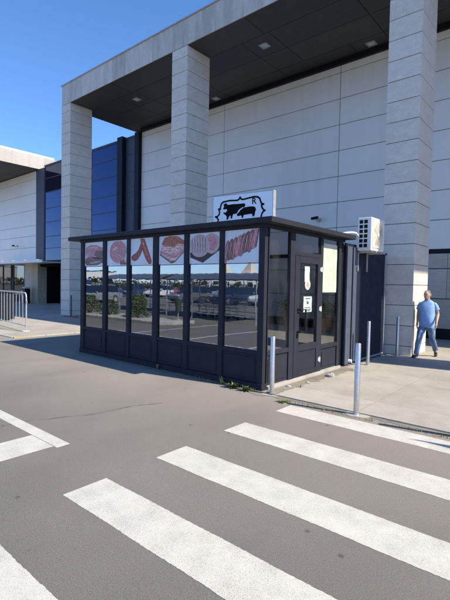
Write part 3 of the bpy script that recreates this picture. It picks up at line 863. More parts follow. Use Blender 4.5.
# ================================================================== roof sign
SX, SY = -6.33, 6.98
sg = empty('roof_sign', (SX, SY, ZR1 + .02), 'white butcher sign with black cow and pig emblem standing on the kiosk roof', 'sign', None, R(7))
SW, SH = 1.45, .78
part(MB().box(0, SW, 0, .10, .0, SH), 'sign_box', M['signwhite'], empty, ) if False else None
def sp(mb, name, m, **kw): return mb.build(name, M[m], sg, **kw)
sp(MB().box(0, SW, 0, .11, 0, SH), 'sign_box', 'signwhite', bevel=.006)
fr = MB(); fr.box(-.012, 0, -.004, .112, 0, SH + .012); fr.box(SW, SW + .012, -.004, .112, 0, SH + .012); fr.box(0, SW, -.004, .112, SH + .0005, SH + .012)
sp(fr, 'trim', 'galv')
lg = MB()
for x in (.25, SW - .25): lg.box(x - .02, x + .02, .12, .5, -.018, .0); lg.tube([(x, .12, SH * .7), (x, .49, -.01)], .012, 6)
sp(lg, 'bracket', 'steel')
def c2s(px, py):
    t = (px - 28) / 384.0
    top = 52 - 46 * t
    return (t * SW, SH - (py - top) * (.0034 - .00045 * t))
def sil(name, pts, y=-.001):
    s = MB(); s.prism([(c2s(*p)[0], y, c2s(*p)[1]) for p in pts], (0, -.004, 0)); return sp(s, name, 'signblack')
sil('cow_emblem', [(100, 93), (108, 97), (118, 88), (122, 98), (135, 101), (160, 97), (200, 95), (236, 91), (243, 96), (243, 104), (237, 118), (228, 116), (214, 124), (200, 136), (193, 150), (188, 158), (176, 160), (165, 162), (162, 172), (158, 190), (150, 190), (150, 176), (147, 168), (138, 178), (132, 196), (121, 196), (124, 178), (116, 168), (104, 160), (99, 153), (105, 148), (112, 152), (120, 146), (126, 136), (120, 128), (106, 131), (97, 128), (104, 112)])
sil('pig_emblem', [(190, 164), (196, 156), (206, 146), (212, 136), (222, 128), (232, 120), (250, 116), (275, 112), (298, 112), (308, 120), (311, 134), (306, 150), (304, 168), (300, 178), (290, 178), (290, 166), (282, 160), (262, 164), (244, 166), (234, 168), (230, 186), (221, 186), (222, 174), (214, 170), (204, 174), (193, 174)])
br = MB()
bp = [(62, 214), (66, 196), (58, 186), (46, 178), (60, 176), (70, 164), (74, 148), (67, 128), (78, 130), (80, 112), (86, 94), (96, 84), (112, 80), (140, 74), (168, 73), (190, 72), (202, 66), (209, 51), (217, 64), (230, 66), (252, 60), (276, 54), (300, 48), (320, 50), (333, 60), (338, 76), (344, 92), (358, 98), (345, 104), (348, 120), (356, 134), (366, 140), (354, 150), (348, 162), (344, 180), (346, 200)]
for (a, b), (c_, d_) in zip(bp[:-1], bp[1:]):
    p, q = Vector((c2s(a, b)[0], 0, c2s(a, b)[1])), Vector((c2s(c_, d_)[0], 0, c2s(c_, d_)[1]))
    n = (q - p).normalized(); w = Vector((-n.z, 0, n.x)) * .017; n *= .012
    br.prism([p - w - n + Vector((0, -.0015, 0)), q - w + n + Vector((0, -.0015, 0)), q + w + n + Vector((0, -.0015, 0)), p + w - n + Vector((0, -.0015, 0))], (0, -.003, 0))
sp(br, 'ornate_border', 'signblack')
def text(name, body, size, mat, parent, loc, rot, ext=.002):
    cu = bpy.data.curves.new(name, 'FONT'); cu.body = body; cu.size = size; cu.extrude = ext; cu.offset = size * .012
    o = bpy.data.objects.new(name, cu); COL.objects.link(o)
    bpy.context.view_layer.update()
    me = bpy.data.meshes.new_from_object(o.evaluated_get(bpy.context.evaluated_depsgraph_get()))
    bpy.data.objects.remove(o)
    me.materials.clear(); me.materials.append(mat)
    o = bpy.data.objects.new(name, me); COL.objects.link(o)
    o.parent = parent; o.location = loc; o.rotation_euler = rot
    return o
a, b = c2s(284, 97)
text('letter', 'R', .18, M['signblack'], sg, (a, -.003, b), (R(90), 0, 0))

# ================================================================== air conditioner
AC = empty('air_conditioner', (-3.86, 9.62, 2.55), 'white outdoor air conditioning unit with side grille on brackets above the annex', 'air conditioner')
ax0, ax1, ay0, ay1, az0, az1 = -4.02, -3.70, 9.24, 10.0, 2.55, 3.28
part(MB().box(ax0, ax1, ay0, ay1, az0, az1), 'casing', M['white'], AC, bevel=.018)
sg_ = MB()
for i in range(6):
    for j in range(2):
        z = az0 + .07 + i * .105
        x = ax0 + .045 + j * .105
        sg_.box(x, x + .08, ay0 - .003, ay0 + .01, z, z + .078)
part(sg_, 'side_grille', M['black'], AC)
fg = MB(); cy, cz = (ay0 + ay1) / 2 - .03, (az0 + az1) / 2
fg.box(ax1 + .0005, ax1 + .012, ay0 + .05, ay1 - .10, az0 + .06, az1 - .05)
part(fg, 'fan_panel', M['cream'], AC, bevel=.01)
fg = MB()
for rr in (.05, .09, .13, .17, .21, .25, .285):
    fg.tube([(ax1 + .024, cy + rr * math.cos(t * math.pi / 14), cz + rr * math.sin(t * math.pi / 14)) for t in range(29)], .004, 5, cap=False)
for t in range(8):
    fg.tube([(ax1 + .02, cy, cz), (ax1 + .02, cy + .29 * math.cos(t * math.pi / 4 + .3), cz + .29 * math.sin(t * math.pi / 4 + .3))], .005, 5)
fg.tube([(ax1 + .013, cy, cz), (ax1 + .03, cy, cz)], .05, 14)
part(fg, 'fan_guard', M['cream'], AC, smooth=True)
fb = MB()
for t in range(3):
    a = t * 2 * math.pi / 3
    fb.prism([(ax1 + .0135, cy + .05 * math.cos(a), cz + .05 * math.sin(a)), (ax1 + .0135, cy + .26 * math.cos(a - .1), cz + .26 * math.sin(a - .1)), (ax1 + .0135, cy + .26 * math.cos(a + .7), cz + .26 * math.sin(a + .7)), (ax1 + .0135, cy + .05 * math.cos(a + 1.2), cz + .05 * math.sin(a + 1.2))], (.004, 0, 0))
part(fb, 'fan_blade', M['tan'], AC)
for y in (9.36, 9.88):
    bk = MB()
    bk.box(-4.055, -3.62, y - .02, y + .02, 2.50, 2.535); bk.box(-4.055, -4.03, y - .02, y + .02, 2.1, 2.5)
    bk.box(ax0 + .02, ax1 - .02, y - .03, y + .03, 2.536, 2.552)
    part(bk, 'bracket', M['galv'], AC)
pp = MB(); pp.tube([(-3.98, 9.23, 2.86), (-4.0, 9.12, 2.93), (-4.02, 8.95, 2.93), (-4.06, 8.75, 2.90), (-4.2, 8.65, 2.87)], .022, 8); part(pp, 'insulated_pipe', M['white'], AC, smooth=True)

# ================================================================== bollards
def bollard(xy, z0, h, label):
    o = empty('bollard', (xy[0], xy[1], z0), label, 'bollard', 'stainless bollards round the kiosk')
    s = MB(); s.tube([(0, 0, 0), (0, 0, h - .008), (0, 0, h)], [.038, .038, .033], 24); s.build('post', M['steel'], o, smooth=True)
    s = MB(); s.tube([(0, 0, 0), (0, 0, .006)], .085, 24); s.build('base_flange', M['galv'], o, smooth=True)
    if z0 < .01:
        s = MB()
        s.v = []; n = 14
        pts = [(.17 * (1 + random.uniform(-.15, .15)) * math.cos(2 * math.pi * k_ / n), .12 * (1 + random.uniform(-.15, .15)) * math.sin(2 * math.pi * k_ / n), .0045) for k_ in range(n)]
        s.prism([(a, b, -.02) for a, b, c_ in pts], (0, 0, .0252)); s.build('concrete_footing', M['kerb'], o)
    return o
bollard((-3.83, 5.70), 0.0, .93, 'stainless steel bollard at the near corner of the kiosk')
bollard((-2.38, 5.61), .0, .98, 'stainless steel bollard standing alone at the kerb by the crossing')
bollard((-3.70, 9.26), PZ, .97, 'stainless steel bollard beside the service strip under the air conditioner')
bollard((-3.66, 11.02), PZ, .99, 'stainless steel bollard in front of the stone column beside the annex')
bollard((-1.03, 5.62), .0, .97, 'stainless steel bollard just outside the right edge at the kerb')
bollard((0.34, 5.62), .0, .97, 'stainless steel bollard farthest right along the kerb')
o = empty('slim_post', (-19.15, 11.0, PZ), 'thin dark post on a red base in front of the far left column', 'post')
s = MB(); s.tube([(0, 0, .05), (0, 0, 1.05)], .035, 12); s.build('post', M['slate'], o, smooth=True)
s = MB(); s.box(-.6, .55, -.08, .08, 0, .035); s.build('red_base', M['red'], o, bevel=.02)

# ================================================================== pedestrian barrier
P0, P1 = Vector((-14.36, 6.62, 0)), Vector((-17.3, 6.95, 0))
BR = empty('crowd_barrier', (P0.x, P0.y, PZ), 'galvanised steel crowd barrier with vertical bars at the left edge', 'barrier', None, math.atan2(P1.y - P0.y, P1.x - P0.x))
ln, bh = 3.4, 1.30
s = MB()
s.tube([(0, 0, .18), (0, 0, bh - .14), (.03, 0, bh - .05), (.09, 0, bh), (.16, 0, bh + .01), (ln - .16, 0, bh + .01), (ln - .06, 0, bh - .02), (ln, 0, bh - .14), (ln, 0, .18)], .024, 10); s.tube([(0, 0, .2), (ln, 0, .2)], .02, 8)
s.build('frame', M['galv'], BR, smooth=True)
for i in range(1, 10):
    s = MB(); s.tube([(i * ln / 10, 0, .2), (i * ln / 10, 0, bh)], .011, 6); s.build('bar', M['galv'], BR, smooth=True)
for x in (.0, ln - .02):
    s = MB(); s.tube([(x, 0, .2), (x, 0, .03)], .02, 8); s.tube([(x, -.1, .02), (x, .1, .02)], .02, 8); s.build('foot', M['galv'], BR, smooth=True)
s = MB(); s.tube([(-.02, 0, bh - .25), (-.07, 0, bh - .25), (-.07, 0, bh - .33)], .012, 6); s.build('hook', M['galv'], BR)
o = empty('litter_bin', (-19.1, 7.93, PZ), 'dark square litter bin standing behind the crowd barrier', 'bin')
s = MB(); s.box(-.26, .26, -.26, .26, .05, 1.15); s.build('bin_body', M['darkpanel'], o, bevel=.02)
s = MB(); s.box(-.29, .29, -.29, .29, 1.16, 1.30); s.build('lid', M['black'], o, bevel=.03)
# bits by the entrance
o = empty('ash_bin', (-33.3, 15.2, PZ), 'pale cylindrical ash bin by the entrance wall', 'bin')
s = MB(); s.tube([(0, 0, 0), (0, 0, .95)], .2, 16); s.build('bin_body', M['galv'], o, smooth=True)
s = MB(); s.tube([(0, 0, .96), (0, 0, 1.1)], [.21, .16], 16); s.build('lid', M['black'], o, smooth=True)
o = empty('litter_bin', (-32.3, 14.9, PZ), 'slim black litter bin beside the entrance pillar', 'bin')
s = MB(); s.box(-.2, .2, -.2, .2, 0, 1.1); s.build('bin_body', M['black'], o, bevel=.02)
s = MB(); s.box(-.22, .22, -.22, .22, 1.11, 1.2); s.build('lid', M['galv'], o, bevel=.02)
# security cameras
def seccam(x, z, label):
    o = empty('security_camera', (x, YW - .025, z), label, 'security camera', 'security cameras on the facade')
    s = MB(); s.tube([(0, -.001, 0), (0, -.03, 0)], .09, 14); s.tube([(0, -.03, 0), (0, -.3, -.02)], .03, 8); s.build('mount', M['galv'], o, smooth=True)
    s = MB(); s.tube([(-.16, -.34, .02), (.12, -.34, .05)], .055, 12); s.build('camera_body', M['black'], o, smooth=True)
seccam(-8.5, 4.42, 'small dark security camera on the wall panels above the kiosk roof')
seccam(-35.8, 4.5, 'small dark security camera on the far left wall above the entrance')
# drain pipe on the facade beside the right column
# stones and weeds at the kiosk base
random.seed(21)
def stone(x, y, z, sx, label, m='kerb'):
    bm = bmesh.new(); bmesh.ops.create_icosphere(bm, subdivisions=2, radius=1)
    for v in bm.verts:
        q = 1 + random.uniform(-.18, .18); v.co = Vector((v.co.x * sx * q, v.co.y * sx * .7 * q, max(-.3, v.co.z) * sx * .5 * q))
    me = bpy.data.meshes.new('stone'); bm.to_mesh(me); bm.free(); me.materials.append(M[m])
    o = bpy.data.objects.new('stone', me); COL.objects.link(o); o.location = (x, y, z + sx * .15); tag(o, label, 'stone')
stone(-3.72, 7.52, PZ, .10, 'largest broken concrete lump in front of the door')
stone(-3.80, 7.75, PZ, .05, 'small stone right of the largest lump by the door')
stone(-3.78, 6.75, PZ, .04, 'small stone on the dirt below the door hinge side')
stone(-3.86, 6.25, PZ, .05, 'small pale stone under the end window')
def weed(x, y, z, h, n, label, sd, spread=.10, m='weedleaf'):
    rr = random.Random(sd); o = empty('weed', (x, y, z), label, 'plant')
    s = MB()
    for i in range(n):
        a = rr.uniform(0, 6.28); l = h * rr.uniform(.4, 1); w = .008 + .006 * rr.random(); sp_ = spread * rr.uniform(.2, 1)
        d_ = Vector((math.cos(a), math.sin(a), 0)); t = Vector((-d_.y, d_.x, 0)) * w
        b0 = d_ * sp_ * .2; p1 = d_ * sp_ * .6 + Vector((0, 0, l * .6)); p2 = d_ * sp_ * 1.2 + Vector((0, 0, l))
        s.add([b0 - t, b0 + t, p1 + t * 1.5, p2, p1 - t * 1.5], [(0, 1, 2, 3, 4)])
    s.build('leaves', M[m], o)
    s = MB(); s.tube([(0, 0, 0), (.01, 0, h * .5), (.0, .01, h * .8)], [.004, .003, .001], 5); s.build('stem', M['bark'], o)
weed(-6.60, 5.69, 0, .13, 20, 'small upright yellow-green weed under the middle of the kiosk front', 1, .05)
weed(-4.86, 5.66, 0, .15, 14, 'tallest weed at the kiosk base near the right corner', 2, .06)
weed(-4.55, 5.62, 0, .10, 60, 'low spreading green weed clump at the kiosk corner', 3, .18)
weed(-4.28, 5.58, 0, .07, 50, 'low yellowish weed tuft right beside the kiosk corner post', 4, .14)
weed(-3.45, 5.44, 0, .035, 30, 'dry tuft at the left end of the kerb', 5, .12)
gr = MB(); rr = random.Random(5)
for i in range(900):
    t = rr.random(); x, y = -9.5 + 5.4 * t ** .6, 5.66 + rr.uniform(-.05, .06)
    if rr.random() < .2: x, y = rr.uniform(-3.4, -.5), 5.47 + rr.uniform(-.03, .02)
    h = rr.uniform(.01, .045) * (1.3 if x > -6 else .6); a = rr.uniform(0, 6.28); w = .004
    gr.add([(x - w * math.cos(a), y - w * math.sin(a), 0), (x + w * math.cos(a), y + w * math.sin(a), 0), (x + rr.uniform(-.03, .03), y + rr.uniform(-.03, .03), h)], [(0, 1, 2)])
o = gr.build('moss_and_grass', M['weedleaf'], kind='stuff'); tag(o, 'thin line of moss and grass along the kiosk base and kerb', 'grass')

# ================================================================== the man
def skinned(name, J, E_, mat, parent, sub=2, root=0):
    """J: list of (pos, rx, ry)"""
    me = bpy.data.meshes.new(name + '_cage')
    me.from_pydata([j[0] for j in J], E_, [])
    o = bpy.data.objects.new(name, me); COL.objects.link(o)
    md = o.modifiers.new('Skin', 'SKIN'); md.use_smooth_shade = True
    if not me.skin_vertices:
        bm = bmesh.new(); bm.from_mesh(me); bm.verts.layers.skin.verify(); bm.to_mesh(me); bm.free()
    sv = me.skin_vertices[0].data
    for i, j in enumerate(J):
        sv[i].radius = (j[1], j[2]); sv[i].use_root = (i == root)
    ss = o.modifiers.new('Subsurf', 'SUBSURF'); ss.levels = sub; ss.render_levels = sub
    bpy.context.view_layer.update()
    me2 = bpy.data.meshes.new_from_object(o.evaluated_get(bpy.context.evaluated_depsgraph_get()))
    bpy.data.objects.remove(o)
    me2.materials.clear(); me2.materials.append(mat)
    me2.polygons.foreach_set('use_smooth', [True] * len(me2.polygons))
    o = bpy.data.objects.new(name, me2); COL.objects.link(o); o.parent = parent
    return o

def make_person(loc, rz, label, mats, sc=1.0):
    P = empty('person', loc, label, 'person', None, rz); P.scale = (sc,) * 3
    sh, el, wr = [(-.165, .005, 1.315), (.165, .0, 1.315)], [(-.225, .10, 1.07), (.235, .03, 1.065)], [(-.235, .08, .83), (.245, -.17, .875)]
    hip, kn, an_ = [(-.085, -.01, .80), (.085, .02, .80)], [(-.125, -.20, .455), (.125, .07, .44)], [(-.165, -.24, .085), (.16, .33, .15)]
    J, Ed = [], []
    def add(p, rx, ry, frm=None):
        J.append((p, rx, ry)); i = len(J) - 1
        if frm is not None: Ed.append((frm, i))
        return i
    pel = add((0, 0, .84), .10, .08)
    bel = add((0, -.02, .98), .12, .10, pel); ch = add((0, -.005, 1.17), .14, .115, bel); uc = add((0, .01, 1.265), .065, .065, ch)
    nk = add((-.005, .0, 1.42), .056, .058, uc)
    h0 = add((-.012, -.012, 1.475), .062, .075, nk); h1 = add((-.015, -.015, 1.535), .073, .09, h0); h2 = add((-.012, -.005, 1.595), .070, .085, h1); h3 = add((-.01, .0, 1.625), .045, .055, h2)
    for s in (0, 1):
        a = add((sh[s][0], sh[s][1], sh[s][2] - .035), .042, .044, uc); b = add(tuple((Vector(sh[s]) + Vector(el[s])) / 2), .043, .045, a); c_ = add(el[s], .036, .038, b); m_ = add(tuple(Vector(el[s]) * .6 + Vector(wr[s]) * .4), .036, .037, c_); d_ = add(wr[s], .026, .023, m_)
        sg2 = -1 if s == 0 else 1
        w = Vector(wr[s])
        pm = add(tuple(w + Vector((sg2 * .003, -.012, -.055))), .019, .036, d_)
        for q, (oy, l) in enumerate(((-.036, .062), (-.014, .074), (.010, .070), (.032, .055))):
            k0 = add(tuple(w + Vector((sg2 * .002, -.014 + oy * .8, -.098))), .0095, .0095, pm)
            k1 = add(tuple(w + Vector((-sg2 * .008, -.016 + oy, -.098 - l * .55))), .0088, .0088, k0)
            add(tuple(w + Vector((-sg2 * .026, -.016 + oy, -.098 - l))), .0078, .0078, k1)
        t0 = add(tuple(w + Vector((-sg2 * .008, -.048, -.055))), .0115, .0115, pm)
        add(tuple(w + Vector((-sg2 * .018, -.066, -.095))), .0095, .0095, t0)
        hp = add(hip[s], .065, .07, pel); th = add(tuple((Vector(hip[s]) + Vector(kn[s])) / 2), .06, .065, hp); k_ = add(kn[s], .052, .054, th); cf = add(tuple(Vector(kn[s]) * .6 + Vector(an_[s]) * .4), .05, .054, k_); an2 = add(an_[s], .034, .036, cf)
        add(tuple(Vector(an_[s]) + Vector((-.05 if s == 0 else .05, -.10, -.05))), .036, .03, an2)
    skinned('body', J, Ed, mats['skin'], P)
    # polo : torso and sleeves
    rw = random.Random(9)
    def torso(mb, spec, n=32, pw=.8):
        rings = []
        for z, rx, ry, cx, cy, tilt, wr_ in spec:
            rg = []
            for k_ in range(n):
                t = 2 * math.pi * k_ / n; c0, s0 = math.cos(t), math.sin(t)
                q = 1 + wr_ * (math.sin(3 * t + z * 31) * .5 + math.sin(5 * t - z * 47) * .5 + rw.uniform(-.3, .3))
                rg.append((cx + rx * q * math.copysign(abs(c0) ** pw, c0), cy + ry * q * math.copysign(abs(s0) ** pw, s0), z + tilt * s0 + wr_ * .3 * math.sin(4 * t + z * 20)))
            rings.append(rg)
        mb.loft(rings)
    tp_ = MB()
    torso(tp_, [(.735, .168, .130, 0, .0, .0, .035), (.78, .174, .140, 0, -.012, 0, .03), (.86, .178, .152, 0, -.022, 0, .025), (.95, .178, .156, 0, -.026, 0, .022), (1.04, .178, .150, .0, -.022, 0, .02), (1.12, .182, .142, 0, -.014, 0, .014), (1.20, .184, .134, 0, -.006, 0, .01), (1.265, .182, .118, 0, .002, 0, .006), (1.31, .174, .102, 0, .006, 0, 0), (1.342, .152, .088, 0, .006, .004, 0), (1.375, .108, .076, 0, .004, .01, 0), (1.398, .068, .066, -.002, .002, .014, 0)])
    for s in (0, 1):
        S0, E0_ = Vector(sh[s]), Vector(el[s]); ax = (E0_ - S0)
        pth = [S0 + Vector((-.07 if s else .07, 0, -.022)), S0 + Vector((0, 0, -.012)), S0 + ax * .22, S0 + ax * .42, S0 + ax * .60]
        tp_.tube(pth, [.040, .050, .058, .063, .068], 18)
    tp_.build('polo_shirt', mats['top'], P, smooth=True)
    cl = MB(); n = 20
    cl.loft([[(-.002 + .074 * math.cos(t), .002 + .072 * math.sin(t), 1.388 + .016 * math.sin(t)) for t in [2 * math.pi * k_ / n for k_ in range(n)]],
             [(-.004 + .064 * math.cos(t), .0 + .064 * math.sin(t), 1.420 + .020 * math.sin(t)) for t in [2 * math.pi * k_ / n for k_ in range(n)]]], cap=False)
    cl.build('collar', mats['collar'], P, smooth=True)
    # jeans
    jb = MB()
    torso(jb, [(.66, .13, .108, 0, .012, 0, .0), (.70, .165, .126, 0, .008, 0, .012), (.76, .165, .124, 0, .002, 0, .01), (.85, .156, .118, 0, .0, 0, 0)], 28)
    for s in (0, 1):
        H_, K_, A2 = Vector(hip[s]), Vector(kn[s]), Vector(an_[s])
        pth = [H_ + Vector((0, 0, -.03)), H_.lerp(K_, .3), H_.lerp(K_, .6), H_.lerp(K_, .9), K_ + Vector((0, 0, -.02)), K_.lerp(A2, .25), K_.lerp(A2, .5), K_.lerp(A2, .75), K_.lerp(A2, .93), A2 + Vector((0, -.004, -.028))]
        jb.tube(pth, [.088, .094, .084, .072, .068, .067, .065, .061, .064, .066], 18)
    o = jb.build('jeans', mats['bottom'], P, smooth=True)
    dsp = bpy.data.textures.new('cloth_folds', 'CLOUDS'); dsp.noise_scale = .07
    for ob in (o, P.children[1]):
        ss = ob.modifiers.new('Subsurf', 'SUBSURF'); ss.levels = 1; ss.render_levels = 1
        dm = ob.modifiers.new('Displace', 'DISPLACE'); dm.texture = dsp; dm.strength = .022; dm.mid_level = .5
    bl = MB(); bl.loft([ell(0, 0, .845, .150, .115, 20), ell(0, 0, .875, .150, .115, 20)]); bl.build('belt', M['board'], P, smooth=True)
    # shoes
    for s in (0, 1):
        A_ = Vector(an_[s]); dx = -.05 if s == 0 else .03
        J, Ed = [], []
        q0 = add((A_.x - dx * .35, A_.y + .05, .045 + (.06 if s else 0)), .040, .042); q1 = add((A_.x, A_.y, .055 + (.045 if s else 0)), .043, .047, q0); q2 = add((A_.x + dx * .6, A_.y - .09, .040), .045, .036, q1); add((A_.x + dx * 1.05, A_.y - .165, .032), .036, .026, q2)
        skinned('shoe', J, Ed, M['shoe'], P, 2)
    # head details, head turned a little to the viewer's left
    Hd = Matrix.Translation((-.013, -.012, 1.525)) @ Matrix.Rotation(R(-12), 4, 'Z')
    def hp_(x, y, z): return tuple(Hd @ Vector((x, y, z)))
    def sphere(mb, c_, rx, ry, rz_, nu=14, nv=9, zmin=-1.0):
        rings = []
        for i in range(nv + 1):
            t = math.pi * (i / nv) - math.pi / 2; zz = math.sin(t)
            if zz < zmin: continue
            rings.append([hp_(c_[0] + rx * math.cos(t) * math.cos(2 * math.pi * k_ / nu) + 1e-4 * math.cos(k_), c_[1] + ry * math.cos(t) * math.sin(2 * math.pi * k_ / nu), c_[2] + rz_ * zz) for k_ in range(nu)])
        mb.loft(rings)
    s = MB(); sphere(s, (0, -.004, .0), .074, .092, .112); sphere(s, (0, -.038, -.055), .050, .055, .052)   # skull and jaw over the skinned head
    s.loft([[hp_(-.012, -.088, .022), hp_(.012, -.088, .022), hp_(.010, -.07, .024), hp_(-.010, -.07, .024)], [hp_(-.020, -.096, -.018), hp_(.020, -.096, -.018), hp_(.018, -.07, -.018), hp_(-.018, -.07, -.018)], [hp_(-.015, -.118, -.022), hp_(.015, -.118, -.022), hp_(.014, -.07, -.030), hp_(-.014, -.07, -.030)]])
    for e in (-1, 1): sphere(s, (e * .076, .012, -.005), .012, .024, .034, 10, 7)
    for e in (-1, 1): sphere(s, (e * .03, -.082, .028), .026, .010, .008, 8, 5)
    s.build('face', mats['skin'], P, smooth=True)
    s = MB()
    for e in (-1, 1): sphere(s, (e * .030, -.083, .008), .013, .008, .008, 10, 7)
    s.build('eye', M['eye'], P, smooth=True)
    s = MB()
    for e in (-1, 1): sphere(s, (e * .030, -.0895, .008), .006, .004, .006, 8, 6)
    s.build('pupil', M['pupil'], P, smooth=True)
    s = MB(); sphere(s, (0, -.087, -.052), .026, .010, .008, 10, 6); s.build('mouth', M['lip'], P, smooth=True)
    s = MB()
    sphere(s, (0, .012, .018), .079, .092, .104, 16, 12, .12)
    sphere(s, (0, .045, -.01), .072, .064, .07, 14, 8)
    for e in (-1, 1): sphere(s, (e * .032, -.087, .026), .020, .006, .005, 8, 5)
    s.build('hair', mats['hair'], P, smooth=True)
    return P
make_person((-3.09, 11.42, PZ), R(4), 'man in light blue polo and jeans striding past the stone column', dict(skin=M['skin'], top=M['polo'], collar=M['polodark'], bottom=M['jeans'], hair=M['hair']), 1.02)

# ================================================================== what the windows reflect
random.seed(31)
def bush(name, x, y, h, w, n, label, mat, sd, cone=.6):
    rr = random.Random(sd); o = empty(name, (x, y, 0), label, 'bush', 'bushes on the parking island')
    s = MB()
    for i in range(n):
        z = rr.random() ** .8; rad = w * (1 - cone * z ** 1.5) * (.55 + .45 * rr.random()) * (1 + .18 * math.sin(7 * z + sd))
        a = rr.uniform(0, 6.28)
        c_ = Vector((rad * math.cos(a) * (1 + .15 * math.sin(3 * a + sd)), rad * math.sin(a), .05 + z * h))
        l = rr.uniform(.04, .085); d_ = Vector((rr.gauss(0, 1), rr.gauss(0, 1), rr.gauss(.3, 1))).normalized(); e_ = d_.cross(Vector((rr.gauss(0, 1), rr.gauss(0, 1), rr.gauss(0, 1)))).normalized() * l * .35
        s.add([c_ - d_ * l * .5, c_ + e_, c_ + d_ * l * .5, c_ - e_], [(0, 1, 2, 3)])
    s.build('foliage', M[mat], o)
    s = MB()
    for i in range(6):
        a = i * 1.05; s.tube([(0, 0, 0), (w * .3 * math.cos(a), w * .3 * math.sin(a), h * .5), (w * .5 * math.cos(a), w * .5 * math.sin(a), h * .8)], [.03, .02, .006], 5)
    s.build('trunk', M['bark'], o)
isl = MB(); isl.prism([(-26, -.1, -.02), (-13.6, -.05, -.02), (-13.2, -.6, -.02), (-13.2, -1.9, -.02), (-26, -2.0, -.02)], (0, 0, .15)); isl.build('traffic_island', M['kerb'], kind='structure', bevel=.02)
for i, (x, y, h, w, n, lb) in enumerate(((-16.0, -.95, 1.12, .62, 3000, 'dense rounded bush nearest the end of the parking island'), (-18.4, -1.1, .8, .6, 1500, 'lower bush second along the parking island'), (-20.0, -1.0, 1.0, .7, 1900, 'medium bush third along the parking island'), (-22.0, -1.1, 1.1, .8, 1900, 'wide bush fourth along the parking island'), (-24.2, -1.1, 1.0, .8, 1700, 'farthest bush on the parking island'))):
    bush('bush', x, y, h, w, n, lb, 'leaf', i + 2)

def car(loc, rz, paint, label, van=False):
    C = empty('parked_car', (*loc, 0), label, 'car', 'cars in the car park', rz)
    H = 1.95 if van else 1.46; hb = .95 if van else .86
    lo = [(-2.1, .35), (-2.15, .62), (-2.08, hb - .02), (-1.2, hb + .03), (.9, hb + .02), (1.75, hb - .1), (2.08, .64), (2.12, .36), (1.8, .24), (-1.8, .24)]
    s = MB()
    rings = []
    for yy, k_ in ((-.84, .94), (-.80, 1.0), (.80, 1.0), (.84, .94)):
        rings.append([(x * (1 if abs(yy) < .82 else .985), yy, .24 + (z - .24) * k_) for x, z in lo])
    s.loft(rings)
    # cabin
    top = [(-1.9, hb + .02), (-1.6 if not van else -1.85, H - .02), (.05 if not van else .6, H), (1.05 if not van else 1.35, hb + .03)]
    w0, w1 = .78, .60
    roof = MB()
    a = [(top[1][0], w1, H - .03), (top[2][0], w1, H - .01), (top[2][0], -w1, H - .01), (top[1][0], -w1, H - .03)]
    roof.prism(a, (0, 0, .05))
    b_ = s.build('body', paint, C, smooth=True, bevel=.03)
    roof.build('roof', paint, C, bevel=.03)
    s = MB(); s.loft([[(x, w0 if z < H - .1 else w1, z - (.0 if z < H - .1 else .02)) for x, z in top], [(x, -w0 if z < H - .1 else -w1, z - (.0 if z < H - .1 else .02)) for x, z in top]])
    s.build('window', M['carglass'], C)
    for x in (-1.3, 1.32):
        for y in (-.78, .78):
            w = MB(); w.tube([(x, y - .10, .32), (x, y + .10, .32)], .32, 20); o = w.build('wheel', M['rubber'], C, smooth=True)
            w = MB(); w.tube([(x, y - .108, .32), (x, y + .108, .32)], .2, 12); q = w.build('rim', M['galv'], C, smooth=True); q.parent = o
    for y in (-.6, .6):
        w = MB(); w.box(1.98, 2.10, y - .17, y + .17, .60, .74); w.build('headlight', M['lamp'], C, bevel=.02)
        w = MB(); w.box(-2.14, -2.05, y - .16, y + .16, .62, .82); w.build('tail_light', M['red'], C, bevel=.02)
    for y in (-.9, .9):
        w = MB(); w.box(.72, .86, y - .07, y + .07, hb + .02, hb + .14); w.build('mirror', paint, C, bevel=.02)
    return C
car((-31, -8.5), R(80), M['carsilver'], 'silver car parked beyond the bushes')
car((-34.2, -9), R(80), M['carwhite'], 'white car parked next to the silver one beyond the bushes')
car((-38, -10), R(85), M['cargrey'], 'grey car farthest beyond the bushes')
car((-27.5, -16), R(95), M['cargrey'], 'grey hatchback parked behind the trolley shelter')
car((-23.5, -17), R(95), M['carblue'], 'dark blue car parked behind the trolley shelter')
car((-19.8, -17.5), R(95), M['carwhite'], 'white van parked behind the trolley shelter', True)
car((-16.0, -18.5), R(90), M['cargrey'], 'dark grey car right of the white van')
car((-43, -14), R(60), M['carwhite'], 'white van parked at the far left of the car park', True)

